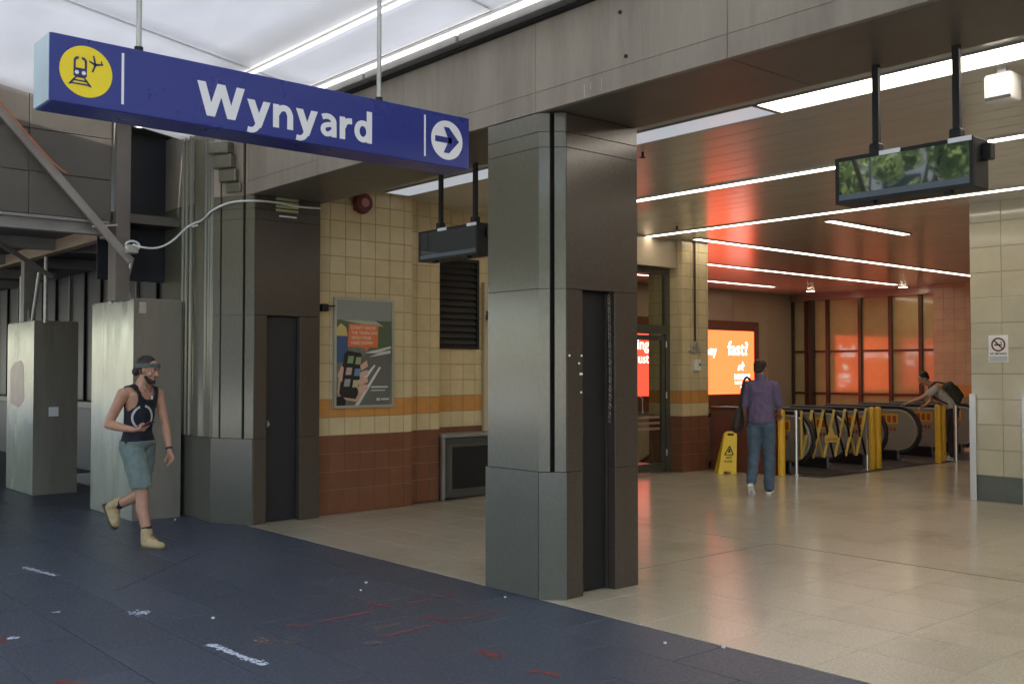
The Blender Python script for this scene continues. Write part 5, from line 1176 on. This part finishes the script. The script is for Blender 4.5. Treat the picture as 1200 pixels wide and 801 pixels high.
# --- backpacker leaning on the handrail
def b3(p):
    RH, LH = Vector((0, -.085, .86)), Vector((0, .085, .86)); RK, LK = Vector((.03, -.09, .47)), Vector((.05, .09, .47)); RA, LA = Vector((-.03, -.1, .09)), Vector((.02, .10, .09))
    RS, LS = Vector((.28, -.175, 1.27)), Vector((.30, .18, 1.25)); RE, LE = Vector((.33, -.22, 1.03)), Vector((.52, .16, 1.10)); RW, LW = Vector((.44, -.12, .95)), Vector((.74, .12, 1.0))
    hp, q, Mh = head(Vector((.47, .0, 1.43)), R(10), R(38))
    hp += [('h', [((.03, 0, .95), .10, .14, .1), ((.2, 0, 1.16), .11, .15, .1)]), ('h', [((.2, 0, 1.16), .10, .14, .1), ((.29, -.1, 1.27), .06, .06, .05), ((.29, .1, 1.26), .06, .06, .05)]), ('c', (.3, 0, 1.29), .055, (.42, 0, 1.37), .052),
           ('c', RS, .048, RE, .037), ('c', RE, .037, RW, .023), ('c', LS, .048, LE, .037), ('c', LE, .037, LW, .023), ('c', (0, 0, .92), .1, RH, .085), ('c', (0, 0, .92), .1, LH, .085), ('c', RH, .08, RK, .055), ('c', LH, .08, LK, .055), ('c', RK, .055, RA, .04), ('c', LK, .055, LA, .04)]
    hp += hand(LW, (.95, -.1, -.15), (0, 0, -1), .4, 1) + hand(RW, (.9, .1, -.3), (0, .2, -1), .5, -1)
    obj('body', merged(hp, .008, 3), mat('light_skin', (.50, .30, .20), .5), p, True); face_bits(p, q)
    obj('hair', merged([('e', q(-.028, 0, .045), .094, .085, .084, Mh.to_3x3()), ('e', q(-.06, 0, .0), .045, .07, .06, Mh.to_3x3())], .009, 2), HAIR, p, True)
    obj('shirt', FM(.010, [('h', [((.0, 0, .90), .125, .16, .05), ((.1, 0, 1.05), .125, .155, .08)]), ('h', [((.1, 0, 1.05), .125, .155, .08), ((.22, 0, 1.17), .12, .165, .08)]), ('h', [((.22, 0, 1.17), .12, .16, .08), ((.29, -.11, 1.28), .07, .07, .05), ((.29, .11, 1.27), .07, .07, .05)]), ('c', RS, .066, RS.lerp(RE, .6), .058), ('c', LS, .066, LS.lerp(LE, .45), .058)], .011, 4), WSHIRT, p, True)
    obj('trousers', FM(.008, [('h', [(RH+Vector((0, .02, .03)), .11, .10, .07), (LH+Vector((0, -.02, .03)), .11, .10, .07)]), ('c', RH, .095, RK, .07), ('c', LH, .095, LK, .07), ('c', RK, .07, RA, .058), ('c', LK, .07, LA, .058)], .011, 3), DTROU, p, True)
    shoe(p, RA, 0, mat('white_shoe', (.6, .6, .6), .6)); shoe(p, LA, 0, mat('white_shoe', (.6, .6, .6), .6))
rz3 = math.atan2(-.55, -.83)
p3 = local_person('young man in white shirt leaning forward on the escalator handrail', (-8.40, 17.62, .008), rz3, b3)
bp_ = thing('backpack', 'dark patterned backpack on the leaning young man', 'backpack', (0, 0, 0))
obj('sack', merged([('h', [((-.06, 0, 1.02), .08, .13, .08), ((.10, 0, 1.27), .08, .13, .08), ((-.10, 0, 1.12), .07, .12, .07), ((.04, 0, 1.33), .07, .11, .06)])], .012, 3), BACKP, bp_, True)
obj('front_pocket', merged([('h', [((-.15, 0, 1.13), .04, .10, .05), ((-.05, 0, 1.28), .04, .09, .05)])], .012, 2), BAGM, bp_, True)
for sg in (1, -1): obj('strap', MB().tube(smooth_pts([(.12, sg*.10, 1.34), (.27, sg*.12, 1.37), (.37, sg*.13, 1.27), (.30, sg*.16, 1.10), (.10, sg*.15, .99)]), .014, 6), BAGM, bp_, True)
bp_.location = p3.location; bp_.rotation_euler = p3.rotation_euler

# ------------------------------------------------------------------ street side (seen in the reflections)
t = thing('office_building', 'pale office block across the street', 'building', (0, -60, 0))
obj('wall', MB().box(-50, 30, -68, -60, 0, 24), mat('pale_concrete', (.55, .52, .47), .7), t)
for i in range(16):
    for j in range(6): obj('window', MB().box(-49+i*5, -46+i*5, -59.98, -59.9, 1.5+j*4, 4+j*4), DARKGL, t)
LEAF = None
LEAF = mat('leaf', (.10, .14, .06), .5, var=.7, scale=.9, rnd=.1); LEAF.node_tree.nodes['Principled BSDF'].inputs['Transmission Weight'].default_value = 0
_n = LEAF.node_tree.nodes; _l = LEAF.node_tree.links; _t = _n.new('ShaderNodeBsdfTranslucent'); _t.inputs[0].default_value = (.33, .44, .17, 1); _m = _n.new('ShaderNodeMixShader'); _m.inputs[0].default_value = .55
_l.new(_n['Principled BSDF'].outputs[0], _m.inputs[1]); _l.new(_t.outputs[0], _m.inputs[2]); _l.new(_m.outputs[0], _n['Material Output'].inputs[0])
BARK = mat('bark', (.13, .10, .07), .9, bump=.4)
def tree(x, y, h, label, seed):
    rnd_ = random.Random(seed); t = thing('street_tree', label, 'tree', (x, y, 0), 'street trees across the road')
    tr = MB().cyl((x, y, 0), (x+.1, y, h*.45), .22, .15, 12); tips = []
    for i in range(7):
        a = i*2*math.pi/7+rnd_.random(); z0 = h*(.3+.02*i); e_ = (x+math.cos(a)*h*.25, y+math.sin(a)*h*.25, h*(.55+.3*rnd_.random())); tr.cyl((x+.05, y, z0), e_, .09, .03, 8); tips.append(Vector(e_))
    obj('trunk', tr, BARK, t); cr = MB(); cl = []
    for tp in tips:
        for k3 in range(11): cl.append((tp+Vector((rnd_.gauss(0, h*.10), rnd_.gauss(0, h*.10), rnd_.gauss(0, h*.09))), rnd_.uniform(.3, .75)))
    for c_, r_ in cl:
        for k3 in range(85):
            d_ = Vector((rnd_.gauss(0, 1), rnd_.gauss(0, 1), rnd_.gauss(0, 1))).normalized(); p = c_+d_*r_*rnd_.uniform(.6, 1.1)
            u = d_.cross(Vector((rnd_.random(), rnd_.random(), rnd_.random()))).normalized(); v = (d_+Vector((0, 0, -.4))).cross(u).normalized(); s_ = rnd_.uniform(.05, .10)
            cr.bm.faces.new([cr.bm.verts.new(p+a_) for a_ in (u*s_, v*s_*1.7, -u*s_, -v*s_*1.7)])
    obj('crown', cr, LEAF, t)
tree(-3.5, -7.5, 7.0, 'green street tree standing opposite the station name sign', 3); tree(-10.2, -8.2, 8.5, 'tallest street tree, reflected in the right display', 5); tree(7.5, -7.5, 7.5, 'street tree farthest right along the road', 8); tree(-19.5, -9.5, 8.0, 'street tree farthest left, opposite the hoarding gantry', 9)
